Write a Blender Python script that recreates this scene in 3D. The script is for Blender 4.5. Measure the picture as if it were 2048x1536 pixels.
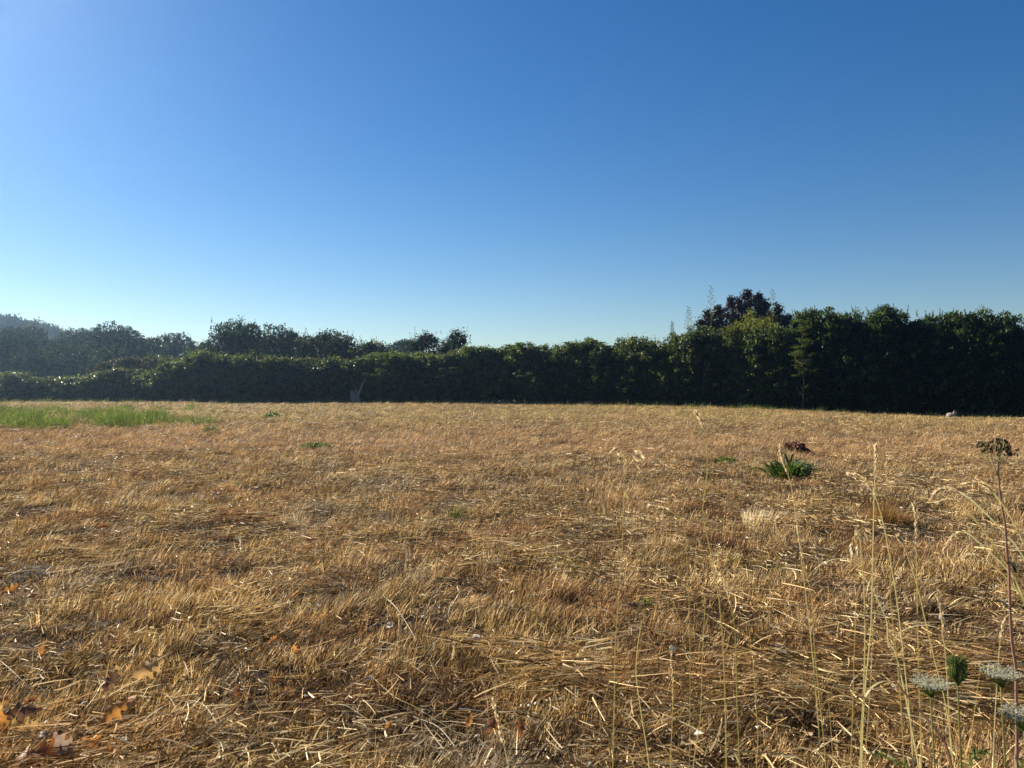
import bpy, math, random
import numpy as np
from mathutils import Vector, Matrix

# ---------------------------------------------------------------- clear
for o in list(bpy.data.objects):
    bpy.data.objects.remove(o)
sc = bpy.context.scene
COL = sc.collection
random.seed(7)
R = math.radians

# ---------------------------------------------------------------- camera, sky, sun, exposure
CAM_H, FPX, CX, HY = 1.25, 1547.0, 1024.0, 775.0      # photograph is 2048 wide; horizon row 775
cam = bpy.data.cameras.new('camera')
cam.sensor_width = 36.0
cam.lens = 36.0 * FPX / 2048.0
cam.clip_start, cam.clip_end = 0.05, 6000.0
camo = bpy.data.objects.new('camera', cam)
COL.objects.link(camo)
camo.location = (0, 0, CAM_H)
camo.rotation_euler = (R(90) + math.atan((HY - 768.0) / FPX), 0, 0)
cam.dof.use_dof = True            # phone lens: slight softness very near the camera
cam.dof.focus_distance = 5.0
cam.dof.aperture_fstop = 8.0
sc.camera = camo

SUN_AZ, SUN_EL = -46.0, 31.0        # degrees, azimuth from +Y (view axis) towards +X
w = bpy.data.worlds.new('World')
sc.world = w
w.use_nodes = True
nt = w.node_tree
bg = nt.nodes['Background']
sky = nt.nodes.new('ShaderNodeTexSky')
sky.sky_type = 'NISHITA'
sky.sun_disc = False
sky.sun_elevation = R(SUN_EL)
sky.sun_rotation = R(SUN_AZ)
sky.altitude = 100.0
sky.air_density = 1.0
sky.dust_density = 0.08
sky.ozone_density = 2.5
hsv = nt.nodes.new('ShaderNodeHueSaturation')
hsv.inputs['Saturation'].default_value = 1.36
hsv.inputs['Hue'].default_value = 0.507
nt.links.new(sky.outputs[0], hsv.inputs['Color'])
nt.links.new(hsv.outputs[0], bg.inputs['Color'])
bg.inputs['Strength'].default_value = 0.05

sun = bpy.data.lights.new('sun', 'SUN')
sun.energy = 5.0
sun.angle = R(0.5)
sun.color = (1.0, 0.90, 0.74)
suno = bpy.data.objects.new('sun', sun)
COL.objects.link(suno)
S = Vector((math.sin(R(SUN_AZ)) * math.cos(R(SUN_EL)), math.cos(R(SUN_AZ)) * math.cos(R(SUN_EL)), math.sin(R(SUN_EL))))
suno.rotation_euler = (-S).to_track_quat('-Z', 'Y').to_euler()
suno.location = S * 200

vs = sc.view_settings
vs.view_transform = 'Standard'
vs.look = 'None'
vs.exposure = 1.0
vs.gamma = 1.0
vs.use_curve_mapping = False
cy = sc.cycles
cy.max_bounces = 4
cy.diffuse_bounces = 1
cy.glossy_bounces = 2
cy.transmission_bounces = 2
cy.transparent_max_bounces = 4
cy.volume_bounces = 0
cy.use_denoising = True
cy.denoising_prefilter = 'NONE'
cy.denoising_input_passes = 'RGB_ALBEDO_NORMAL'
cy.sample_clamp_indirect = 4.0
cy.sample_clamp_direct = 4.0

# ---------------------------------------------------------------- helpers
def vnoise(x, y, s, seed=0):
    """smooth value noise 0..1 on numpy arrays"""
    x = np.asarray(x, float) * s + 1000.0
    y = np.asarray(y, float) * s + 1000.0
    xi, yi = np.floor(x).astype(np.int64), np.floor(y).astype(np.int64)
    xf, yf = x - xi, y - yi
    def h(a, b):
        n = (a * 374761393 + b * 668265263 + seed * 982451653) & 0x7fffffff
        n = ((n ^ (n >> 13)) * 1274126177) & 0x7fffffff
        return ((n ^ (n >> 16)) & 0xffff) / 65535.0
    u, v = xf * xf * (3 - 2 * xf), yf * yf * (3 - 2 * yf)
    return ((h(xi, yi) * (1 - u) + h(xi + 1, yi) * u) * (1 - v) + (h(xi, yi + 1) * (1 - u) + h(xi + 1, yi + 1) * u) * v)

def sstep(a, b, t):
    t = np.clip((np.asarray(t, float) - a) / (b - a), 0, 1)
    return t * t * (3 - 2 * t)

def gz(x, y):
    """ground height"""
    x = np.asarray(x, float); y = np.asarray(y, float)
    z = 0.05 * (vnoise(x, y, 0.8, 3) - 0.5) + 0.085 * (vnoise(x, y, 2.6, 5) - 0.5) * (1 - sstep(14, 30, y))
    z = z + 0.10 * (vnoise(x, y, 0.11, 9) - 0.5) * sstep(10, 30, y)
    z = z - 0.42 * sstep(10, 26, x) * sstep(22, 40, y)
    z = z + 0.16 * (vnoise(x, y, 0.6, 41) - 0.5) * (1 - sstep(5, 9, y)) * sstep(0.6, 2.2, x) * 0.5
    return z

def gzf(x, y):
    return float(gz(np.array([x]), np.array([y]))[0])

def ray(px, py, d):
    """world point at pixel (2048-wide photo coordinates) and depth d along the view axis"""
    return Vector(((px - CX) / FPX * d, d, CAM_H + (HY - py) / FPX * d))

def ground_at(px, py):
    d = CAM_H * FPX / max(py - HY, 8)
    for _ in range(12):
        p = ray(px, py, d)
        z = gzf(p.x, p.y)
        d = (CAM_H - z) * FPX / max(py - HY, 8)
    p = ray(px, py, d)
    return Vector((p.x, p.y, gzf(p.x, p.y)))

def np_mesh(name, verts, faces, tint=None, smooth=True, mat=None):
    """verts (N,3); faces (M,k) array or list of such arrays"""
    me = bpy.data.meshes.new(name)
    verts = np.asarray(verts, np.float32)
    if not isinstance(faces, list):
        faces = [faces]
    faces = [np.asarray(f, np.int32) for f in faces if len(f)]
    nl = sum(f.size for f in faces); npoly = sum(len(f) for f in faces)
    me.vertices.add(len(verts)); me.vertices.foreach_set('co', verts.ravel())
    me.loops.add(nl); me.loops.foreach_set('vertex_index', np.concatenate([f.ravel() for f in faces]))
    me.polygons.add(npoly)
    tot = np.concatenate([np.full(len(f), f.shape[1], np.int32) for f in faces])
    st = np.concatenate([[0], np.cumsum(tot)[:-1]]).astype(np.int32)
    me.polygons.foreach_set('loop_start', st)
    me.polygons.foreach_set('loop_total', tot)
    me.polygons.foreach_set('use_smooth', np.full(npoly, smooth, bool))
    if tint is not None:
        a = me.attributes.new('tint', 'FLOAT', 'POINT')
        a.data.foreach_set('value', np.asarray(tint, np.float32))
    me.update(calc_edges=True)
    if mat is not None:
        me.materials.append(mat)
    return me

def link(name, me, parent=None, loc=(0, 0, 0), rot=(0, 0, 0), scale=(1, 1, 1), label=None, cat=None, group=None, kind=None):
    o = bpy.data.objects.new(name, me)
    COL.objects.link(o)
    o.location, o.rotation_euler, o.scale = loc, rot, scale
    if parent is not None:
        o.parent = parent
    if label: o['label'] = label
    if cat: o['category'] = cat
    if group: o['group'] = group
    if kind: o['kind'] = kind
    return o

class MB:
    """collects tubes, blades and leaves into one mesh"""
    def __init__(self):
        self.v, self.f4, self.f3, self.t, self.n = [], [], [], [], 0
    def add(self, v, f4=(), f3=(), t=0.5):
        v = np.asarray(v, float)
        self.v.append(v)
        if len(f4): self.f4.append(np.asarray(f4, int) + self.n)
        if len(f3): self.f3.append(np.asarray(f3, int) + self.n)
        self.t.append(np.full(len(v), t) if np.isscalar(t) else np.asarray(t, float))
        self.n += len(v)
    def tube(self, pts, rad, k=5, t=0.5):
        pts = [Vector(p) for p in pts]
        if np.isscalar(rad): rad = [rad] * len(pts)
        V = []
        for i, p in enumerate(pts):
            d = (pts[min(i + 1, len(pts) - 1)] - pts[max(i - 1, 0)])
            if d.length < 1e-9: d = Vector((0, 0, 1))
            d.normalize()
            a = d.cross(Vector((0.31, 0.93, 0.17))); 
            if a.length < 1e-3: a = d.cross(Vector((1, 0, 0)))
            a.normalize(); b = d.cross(a)
            for j in range(k):
                an = 2 * math.pi * j / k
                V.append(p + (a * math.cos(an) + b * math.sin(an)) * rad[i])
        F = [(i * k + j, i * k + (j + 1) % k, (i + 1) * k + (j + 1) % k, (i + 1) * k + j) for i in range(len(pts) - 1) for j in range(k)]
        V.append(pts[-1] + (pts[-1] - pts[-2]).normalized() * rad[-1] * 0.6)
        tip = len(V) - 1
        T = [((len(pts) - 1) * k + j, (len(pts) - 1) * k + (j + 1) % k, tip) for j in range(k)]
        self.add([tuple(p) for p in V], F, T, t)
    def straw(self, pts, rad, t=0.5):
        """hollow dry stalk: two crossed thin strips, so light passes through it"""
        pts = [Vector(p) for p in pts]
        for q in range(2):
            V = []
            for i, p in enumerate(pts):
                d = (pts[min(i + 1, len(pts) - 1)] - pts[max(i - 1, 0)]).normalized()
                a = d.cross(Vector((0.31, 0.93, 0.17))).normalized()
                if q: a = d.cross(a)
                r_ = rad[i] if not np.isscalar(rad) else rad
                V += [tuple(p - a * r_), tuple(p + a * r_)]
            self.add(V, [(2 * i, 2 * i + 1, 2 * i + 3, 2 * i + 2) for i in range(len(pts) - 1)], t=t)
    def ellipsoid(self, c, r, k=8, m=5, t=0.5, axis=None):
        V = []; c = Vector(c)
        q = Vector(axis).to_track_quat('Z', 'Y') if axis is not None else None
        for i in range(m + 1):
            th = math.pi * i / m
            for j in range(k):
                ph = 2 * math.pi * j / k
                p = Vector((r[0] * math.sin(th) * math.cos(ph), r[1] * math.sin(th) * math.sin(ph), r[2] * math.cos(th)))
                if q: p = q @ p
                V.append(tuple(c + p))
        F = [(i * k + j, (i + 1) * k + j, (i + 1) * k + (j + 1) % k, i * k + (j + 1) % k) for i in range(m) for j in range(k)]
        self.add(V, F, t=t)
    def build(self, name, mat, smooth=True):
        fs = []
        if self.f4: fs.append(np.concatenate(self.f4))
        if self.f3: fs.append(np.concatenate(self.f3))
        return np_mesh(name, np.concatenate(self.v), fs, np.concatenate(self.t), smooth, mat)

def norm(a):
    return a / np.maximum(np.linalg.norm(a, axis=1, keepdims=True), 1e-9)

def leaves_np(P, T, N, L, W, rng, fold=0.25, tint=None):
    """diamond leaves, folded along the midrib.  P base points, T directions, N normals, L lengths, W widths"""
    T = norm(T); B = norm(np.cross(N, T)); N = np.cross(T, B)
    n = len(P)
    L = L[:, None]; W = W[:, None]
    v0 = P
    v1 = P + T * L * 0.45 + B * W * 0.5 + N * W * fold
    v2 = P + T * L - N * L * 0.10
    v3 = P + T * L * 0.45 - B * W * 0.5 + N * W * fold
    V = np.stack([v0, v1, v2, v3], 1).reshape(-1, 3)
    F = np.arange(4 * n).reshape(n, 4)
    if tint is None: tint = rng.random(n)
    return V, F, np.repeat(tint, 4)

def blades_np(P, D, L, W, bend, rng, seg=3, tint=None, droop=None):
    """curved grass blades: base P, start direction D, length L, width W, bend vector added along the length"""
    n = len(P); D = norm(D)
    side = np.stack([rng.normal(size=n), rng.normal(size=n), rng.normal(size=n) * 0.3], 1)
    side = norm(np.cross(D, side))
    V = np.zeros((n, 2 * seg + 1, 3))
    p = P.copy(); d = D.copy()
    for i in range(seg + 1):
        s = i / seg
        wv = (W * (1 - 0.55 * s))[:, None] * 0.5
        if i < seg:
            V[:, 2 * i] = p - side * wv; V[:, 2 * i + 1] = p + side * wv
        else:
            V[:, 2 * seg] = p
        p = p + d * (L / seg)[:, None]
        d = norm(d + bend / seg)
    base = (np.arange(n) * (2 * seg + 1))[:, None]
    F4 = np.concatenate([base + np.array([2 * i, 2 * i + 1, 2 * i + 3, 2 * i + 2]) for i in range(seg - 1)]) if seg > 1 else np.zeros((0, 4), int)
    F3 = base + np.array([2 * seg - 2, 2 * seg - 1, 2 * seg])
    if tint is None: tint = rng.random(n)
    return V.reshape(-1, 3), F4, F3, np.repeat(tint, 2 * seg + 1)

# ---------------------------------------------------------------- materials
def newmat(name):
    m = bpy.data.materials.new(name); m.use_nodes = True
    nt = m.node_tree
    for n in list(nt.nodes): nt.nodes.remove(n)
    return m, nt, nt.nodes, nt.links

def ramp(nodes, stops):
    r = nodes.new('ShaderNodeValToRGB')
    e = r.color_ramp.elements
    while len(e) < len(stops): e.new(0.5)
    for k, (p, c) in enumerate(stops):
        e[k].position = p; e[k].color = (*c, 1)
    return r

def plant_mat(name, stops, transl=0.35, rough=0.5, spec=0.35, tcol=1.25, objvar=0.25, thin_col=None):
    """leaf / blade material: colour from the per-leaf tint, diffuse plus light through the leaf"""
    m, nt, N, Lk = newmat(name)
    at = N.new('ShaderNodeAttribute'); at.attribute_name = 'tint'
    rp = ramp(N, stops)
    Lk.new(at.outputs['Fac'], rp.inputs[0])
    oi = N.new('ShaderNodeObjectInfo')
    mr = N.new('ShaderNodeMapRange'); mr.inputs['To Min'].default_value = 1 - objvar; mr.inputs['To Max'].default_value = 1 + objvar
    Lk.new(oi.outputs['Random'], mr.inputs['Value'])
    h = N.new('ShaderNodeHueSaturation')
    Lk.new(rp.outputs[0], h.inputs['Color']); Lk.new(mr.outputs[0], h.inputs['Value'])
    p = N.new('ShaderNodeBsdfPrincipled'); p.inputs['Roughness'].default_value = rough
    p.inputs['Specular IOR Level'].default_value = spec * 0.45
    Lk.new(h.outputs[0], p.inputs['Base Color'])
    t = N.new('ShaderNodeBsdfTranslucent')
    mx = N.new('ShaderNodeMix'); mx.data_type = 'RGBA'; mx.blend_type = 'MULTIPLY'; mx.inputs['Factor'].default_value = 1.0
    Lk.new(h.outputs[0], mx.inputs['A']); mx.inputs['B'].default_value = (*(thin_col or (tcol, tcol, tcol * 0.6)), 1)
    Lk.new(mx.outputs['Result'], t.inputs['Color'])
    ms = N.new('ShaderNodeMixShader'); ms.inputs[0].default_value = transl
    Lk.new(p.outputs[0], ms.inputs[1]); Lk.new(t.outputs[0], ms.inputs[2])
    out = N.new('ShaderNodeOutputMaterial'); Lk.new(ms.outputs[0], out.inputs[0])
    return m

def straw_mat(name, dark=1.0, transl=0.35, greenfar=True):
    """dry grass: per-blade tint plus patches over the field (own colour of the sward)"""
    m, nt, N, Lk = newmat(name)
    at = N.new('ShaderNodeAttribute'); at.attribute_name = 'tint'
    k = dark
    c = lambda r, g, b: (r * k, g * k * 0.98, b * k * 0.94)
    straw = ramp(N, [(0.0, c(0.06, 0.035, 0.016)), (0.35, c(0.29, 0.175, 0.07)), (0.7, c(0.70, 0.48, 0.20)), (1.0, c(0.97, 0.83, 0.50))])
    rust = ramp(N, [(0.0, c(0.05, 0.026, 0.014)), (0.5, c(0.37, 0.205, 0.09)), (1.0, c(0.78, 0.52, 0.25))])
    grey = ramp(N, [(0.0, c(0.04, 0.028, 0.018)), (0.5, c(0.29, 0.215, 0.135)), (1.0, c(0.82, 0.70, 0.50))])
    gren = ramp(N, [(0.0, c(0.13, 0.11, 0.03)), (0.5, c(0.50, 0.385, 0.135)), (1.0, c(0.80, 0.62, 0.26))])
    for r_ in (straw, rust, grey, gren): Lk.new(at.outputs['Fac'], r_.inputs[0])
    geo = N.new('ShaderNodeNewGeometry')
    def noise(scale, det, lo, hi, seed):
        mp = N.new('ShaderNodeMapping'); mp.inputs['Location'].default_value = (seed, seed * 1.7, 0); mp.inputs['Scale'].default_value = (1, 1, 0.05)
        Lk.new(geo.outputs['Position'], mp.inputs[0])
        n = N.new('ShaderNodeTexNoise'); n.inputs['Scale'].default_value = scale; n.inputs['Detail'].default_value = det
        Lk.new(mp.outputs[0], n.inputs['Vector'])
        r_ = N.new('ShaderNodeMapRange'); r_.inputs['From Min'].default_value = lo; r_.inputs['From Max'].default_value = hi
        Lk.new(n.outputs[0], r_.inputs['Value'])
        return r_.outputs[0]
    def mix(f, a, b):
        x = N.new('ShaderNodeMix'); x.data_type = 'RGBA'
        Lk.new(f, x.inputs['Factor']); Lk.new(a, x.inputs['A']); Lk.new(b, x.inputs['B'])
        return x.outputs['Result']
    col = mix(noise(1.1, 4, 0.48, 0.66, 3.1), straw.outputs[0], rust.outputs[0])
    col = mix(noise(0.8, 4, 0.55, 0.74, 17.3), col, grey.outputs[0])
    col = mix(noise(1.7, 3, 0.64, 0.76, 41.0), col, gren.outputs[0])
    if greenfar:       # thin green regrowth towards the hedge
        sp = N.new('ShaderNodeSeparateXYZ'); Lk.new(geo.outputs['Position'], sp.inputs[0])
        r_ = N.new('ShaderNodeMapRange'); r_.inputs['From Min'].default_value = 18; r_.inputs['From Max'].default_value = 34; r_.inputs['To Max'].default_value = 1.0
        Lk.new(sp.outputs['Y'], r_.inputs['Value'])
        mu = N.new('ShaderNodeMath'); mu.operation = 'MULTIPLY'
        Lk.new(r_.outputs[0], mu.inputs[0]); Lk.new(noise(0.22, 4, 0.36, 0.66, 71.0), mu.inputs[1])
        col = mix(mu.outputs[0], col, gren.outputs[0])
    if greenfar:
        tw = ramp(N, [(0.0, c(0.24, 0.13, 0.06)), (0.5, c(0.52, 0.33, 0.155)), (1.0, c(0.74, 0.53, 0.29))]); Lk.new(at.outputs['Fac'], tw.inputs[0])
        sx = N.new('ShaderNodeMath'); sx.operation = 'MULTIPLY_ADD'; sx.inputs[1].default_value = 0.10; Lk.new(sp.outputs['X'], sx.inputs[0]); Lk.new(sp.outputs['Y'], sx.inputs[2])
        fl = N.new('ShaderNodeFloatCurve') if False else N.new('ShaderNodeValToRGB')
        sc_ = N.new('ShaderNodeMapRange'); sc_.inputs['From Min'].default_value = 10; sc_.inputs['From Max'].default_value = 30; Lk.new(sx.outputs[0], sc_.inputs['Value'])
        e = fl.color_ramp.elements; e.new(0.4); e.new(0.6)
        for q_, (pp, vv) in enumerate([(0.12, 0.0), (0.24, 0.85), (0.42, 0.75), (0.8, 0.1)]): e[q_].position = pp; e[q_].color = (vv, vv, vv, 1)
        Lk.new(sc_.outputs[0], fl.inputs[0])
        m2 = N.new('ShaderNodeMath'); m2.operation = 'MULTIPLY'; Lk.new(fl.outputs[0], m2.inputs[0]); Lk.new(noise(0.5, 4, 0.3, 0.55, 91.0), m2.inputs[1])
        col = mix(m2.outputs[0], col, tw.outputs[0])
    oi = N.new('ShaderNodeObjectInfo')
    mr = N.new('ShaderNodeMapRange'); mr.inputs['To Min'].default_value = 0.45; mr.inputs['To Max'].default_value = 1.5
    Lk.new(oi.outputs['Random'], mr.inputs['Value'])
    h = N.new('ShaderNodeHueSaturation'); Lk.new(col, h.inputs['Color']); Lk.new(mr.outputs[0], h.inputs['Value'])
    p = N.new('ShaderNodeBsdfPrincipled'); p.inputs['Roughness'].default_value = 0.5; p.inputs['Specular IOR Level'].default_value = 0.14
    Lk.new(h.outputs[0], p.inputs['Base Color'])
    t = N.new('ShaderNodeBsdfTranslucent'); Lk.new(h.outputs[0], t.inputs['Color'])
    ms = N.new('ShaderNodeMixShader'); ms.inputs[0].default_value = transl
    Lk.new(p.outputs[0], ms.inputs[1]); Lk.new(t.outputs[0], ms.inputs[2])
    out = N.new('ShaderNodeOutputMaterial'); Lk.new(ms.outputs[0], out.inputs[0])
    return m

def rough_mat(name, stops, scale=8.0, detail=5.0, rough=0.85, bump=0.3, stretch=(1, 1, 1), bscale=None):
    m, nt, N, Lk = newmat(name)
    tc = N.new('ShaderNodeNewGeometry')
    mp = N.new('ShaderNodeMapping'); mp.inputs['Scale'].default_value = stretch
    Lk.new(tc.outputs['Position'], mp.inputs[0])
    n = N.new('ShaderNodeTexNoise'); n.inputs['Scale'].default_value = scale; n.inputs['Detail'].default_value = detail
    Lk.new(mp.outputs[0], n.inputs['Vector'])
    rp = ramp(N, stops); Lk.new(n.outputs[0], rp.inputs[0])
    p = N.new('ShaderNodeBsdfPrincipled'); p.inputs['Roughness'].default_value = rough; p.inputs['Specular IOR Level'].default_value = 0.25
    Lk.new(rp.outputs[0], p.inputs['Base Color'])
    n2 = N.new('ShaderNodeTexNoise'); n2.inputs['Scale'].default_value = bscale or scale * 3; n2.inputs['Detail'].default_value = 6
    Lk.new(mp.outputs[0], n2.inputs['Vector'])
    b = N.new('ShaderNodeBump'); b.inputs['Strength'].default_value = bump; b.inputs['Distance'].default_value = 0.02
    Lk.new(n2.outputs[0], b.inputs['Height']); Lk.new(b.outputs[0], p.inputs['Normal'])
    out = N.new('ShaderNodeOutputMaterial'); Lk.new(p.outputs[0], out.inputs[0])
    return m

M = {}
M['thatch'] = rough_mat('thatch', [(0.3, (0.016, 0.009, 0.004)), (0.55, (0.055, 0.031, 0.012)), (0.8, (0.16, 0.095, 0.038))], 9, 8, 0.9, 0.8, bscale=60)
M['straw'] = straw_mat('dry_grass', 1.12, 0.28)
M['mat'] = straw_mat('fallen_straw', 1.05, 0.14)
M['stalk'] = plant_mat('straw_stalk', [(0, (0.58, 0.46, 0.22)), (0.5, (0.76, 0.63, 0.34)), (1, (0.90, 0.80, 0.54))], 0.45, 0.45, 0.4, 1.0, 0.1)
M['palestalk'] = plant_mat('pale_stalk', [(0, (0.66, 0.57, 0.36)), (1, (0.92, 0.86, 0.66))], 0.4, 0.5, 0.4, 1.0, 0.1)
M['greenstalk'] = plant_mat('green_stalk', [(0, (0.26, 0.27, 0.09)), (1, (0.55, 0.50, 0.20))], 0.4, 0.45, 0.4, 1.0, 0.1)
M['redstem'] = plant_mat('red_stem', [(0, (0.34, 0.18, 0.11)), (1, (0.56, 0.33, 0.24))], 0.25, 0.5, 0.35, 1.0, 0.05)
M['seed'] = plant_mat('seed_head', [(0, (0.74, 0.60, 0.36)), (1, (0.95, 0.85, 0.62))], 0.7, 0.6, 0.2, 1.0, 0.08, thin_col=(1.0, 0.93, 0.82))
M['darkseed'] = plant_mat('dark_seed_head', [(0, (0.05, 0.04, 0.02)), (1, (0.16, 0.13, 0.06))], 0.1, 0.8, 0.2, 1.0, 0.05)
M['umbel'] = plant_mat('umbel_white', [(0, (0.45, 0.44, 0.28)), (0.5, (0.68, 0.66, 0.50)), (1, (0.85, 0.83, 0.72))], 0.3, 0.7, 0.2, 1.0, 0.03)
M['umbelgreen'] = plant_mat('umbel_green', [(0, (0.07, 0.11, 0.025)), (1, (0.22, 0.27, 0.07))], 0.3, 0.6, 0.25, 1.2, 0.05)
M['greengrass'] = plant_mat('green_grass', [(0, (0.045, 0.085, 0.02)), (0.5, (0.11, 0.165, 0.04)), (0.75, (0.20, 0.24, 0.065)), (0.88, (0.40, 0.34, 0.14)), (1, (0.5, 0.40, 0.2))], 0.4, 0.45, 0.4, 1.3, 0.35)
M['weed'] = plant_mat('weed_leaf', [(0, (0.03, 0.06, 0.016)), (1, (0.11, 0.17, 0.04))], 0.38, 0.42, 0.5, 1.5, 0.4)
M['rusttuft'] = plant_mat('rust_tuft', [(0, (0.16, 0.075, 0.03)), (0.6, (0.40, 0.215, 0.08)), (1, (0.60, 0.38, 0.17))], 0.35, 0.5, 0.3, 1.1, 0.05)
M['maroon'] = plant_mat('maroon_dry_leaf', [(0, (0.045, 0.018, 0.016)), (0.75, (0.17, 0.065, 0.05)), (1, (0.40, 0.27, 0.20))], 0.3, 0.6, 0.3, 1.0, 0.05)
M['laurel'] = plant_mat('laurel_leaf', [(0, (0.006, 0.013, 0.005)), (0.6, (0.018, 0.036, 0.010)), (1, (0.10, 0.14, 0.034))], 0.42, 0.38, 0.4, 2.4, 0.2)
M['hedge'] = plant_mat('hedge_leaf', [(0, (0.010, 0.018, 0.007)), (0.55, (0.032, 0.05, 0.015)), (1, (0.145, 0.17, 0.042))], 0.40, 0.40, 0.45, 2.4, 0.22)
M['sumac'] = plant_mat('sumac_leaf', [(0, (0.012, 0.022, 0.008)), (0.55, (0.036, 0.06, 0.016)), (1, (0.15, 0.19, 0.044))], 0.42, 0.40, 0.45, 2.4, 0.2)
M['bramble'] = plant_mat('bramble_leaf', [(0, (0.015, 0.024, 0.010)), (0.55, (0.05, 0.07, 0.024)), (1, (0.17, 0.185, 0.07))], 0.40, 0.34, 0.9, 2.2, 0.2)
M['oak'] = plant_mat('oak_foliage', [(0, (0.010, 0.018, 0.008)), (0.55, (0.018, 0.032, 0.011)), (1, (0.065, 0.085, 0.028))], 0.2, 0.65, 0.2, 2.0, 0.2)
M['pine'] = plant_mat('pine_foliage', [(0, (0.015, 0.03, 0.014)), (1, (0.04, 0.062, 0.022))], 0.15, 0.5, 0.3, 1.6, 0.15)
M['browning'] = plant_mat('browning_foliage', [(0, (0.035, 0.036, 0.02)), (0.6, (0.075, 0.072, 0.042)), (1, (0.16, 0.14, 0.08))], 0.25, 0.5, 0.3, 1.4, 0.15)
M['purple'] = plant_mat('purple_foliage', [(0, (0.008, 0.005, 0.006)), (0.6, (0.018, 0.009, 0.010)), (1, (0.045, 0.02, 0.018))], 0.12, 0.42, 0.4, 2.2, 0.1, thin_col=(2.4, 1.0, 0.8))
M['bamboo'] = plant_mat('bamboo_leaf', [(0, (0.10, 0.12, 0.02)), (0.6, (0.17, 0.19, 0.03)), (1, (0.32, 0.32, 0.055))], 0.45, 0.45, 0.4, 1.3, 0.1)
M['larch'] = plant_mat('young_tree_leaf', [(0, (0.03, 0.05, 0.013)), (1, (0.10, 0.13, 0.028))], 0.42, 0.42, 0.45, 1.8, 0.1)
M['olive'] = plant_mat('grey_green_leaf', [(0, (0.04, 0.06, 0.035)), (1, (0.11, 0.13, 0.08))], 0.25, 0.45, 0.4, 1.5, 0.1)
M['bark'] = rough_mat('bark', [(0.3, (0.05, 0.04, 0.03)), (0.7, (0.16, 0.13, 0.10))], 6, 6, 0.9, 0.6, (1, 1, 0.25))
M['deadwood'] = rough_mat('weathered_wood', [(0.3, (0.10, 0.09, 0.08)), (0.7, (0.26, 0.23, 0.20))], 7, 6, 0.85, 0.6, (1, 1, 0.25))
M['hill'] = rough_mat('wood_floor', [(0.3, (0.03, 0.04, 0.018)), (0.7, (0.07, 0.085, 0.035))], 0.2, 5, 0.9, 0.2)
M['petal'] = plant_mat('yellow_petal', [(0, (0.75, 0.52, 0.02)), (1, (0.85, 0.66, 0.05))], 0.35, 0.5, 0.3, 1.0, 0.0)

# ---------------------------------------------------------------- ground
def spread(n, near, far, p):
    u = np.linspace(-1, 1, n)
    return np.sign(u) * (near * np.abs(u) + far * np.abs(u) ** p)
gx = spread(261, 9.0, 2600.0, 7.0)
uy = np.linspace(0, 1, 330)
gy = -14.0 + 60.0 * uy + 2600.0 * uy ** 9
GX, GY = np.meshgrid(gx, gy)
GZ = gz(GX, GY) * np.where(GY > 130, 0, 1)
V = np.stack([GX.ravel(), GY.ravel(), GZ.ravel()], 1)
nx = len(gx)
ii, jj = np.meshgrid(np.arange(len(gy) - 1), np.arange(nx - 1), indexing='ij')
b = (ii * nx + jj).ravel()
F = np.stack([b, b + 1, b + nx + 1, b + nx], 1)
link('ground', np_mesh('ground', V, F, mat=M['thatch']), kind='structure',
     label='mown hay field of dry brown thatch and soil', cat='field')

# wooded hill far off on the left
hx = np.linspace(-420, 60, 60); hy = np.linspace(150, 620, 50)
HX, HYY = np.meshgrid(hx, hy)
def hill_z(x, y):
    ang = np.degrees(np.arctan2(x, y))
    prof = np.interp(ang, [-60, -36, -33.5, -31, -27, -24, -21, -10, 30], [14.2, 14.2, 13.8, 13.2, 10.5, 5.5, 2, 0, 0])
    return prof * sstep(170, 300, y + np.abs(x) * 0.45) - 1.5
HZ = hill_z(HX, HYY)
V = np.stack([HX.ravel(), HYY.ravel(), HZ.ravel()], 1)
ii, jj = np.meshgrid(np.arange(49), np.arange(59), indexing='ij'); b = (ii * 60 + jj).ravel()
link('hill', np_mesh('hill', V, np.stack([b, b + 1, b + 61, b + 60], 1), mat=M['hill']), kind='structure',
     label='low wooded hill far off on the left', cat='hill')

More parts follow.
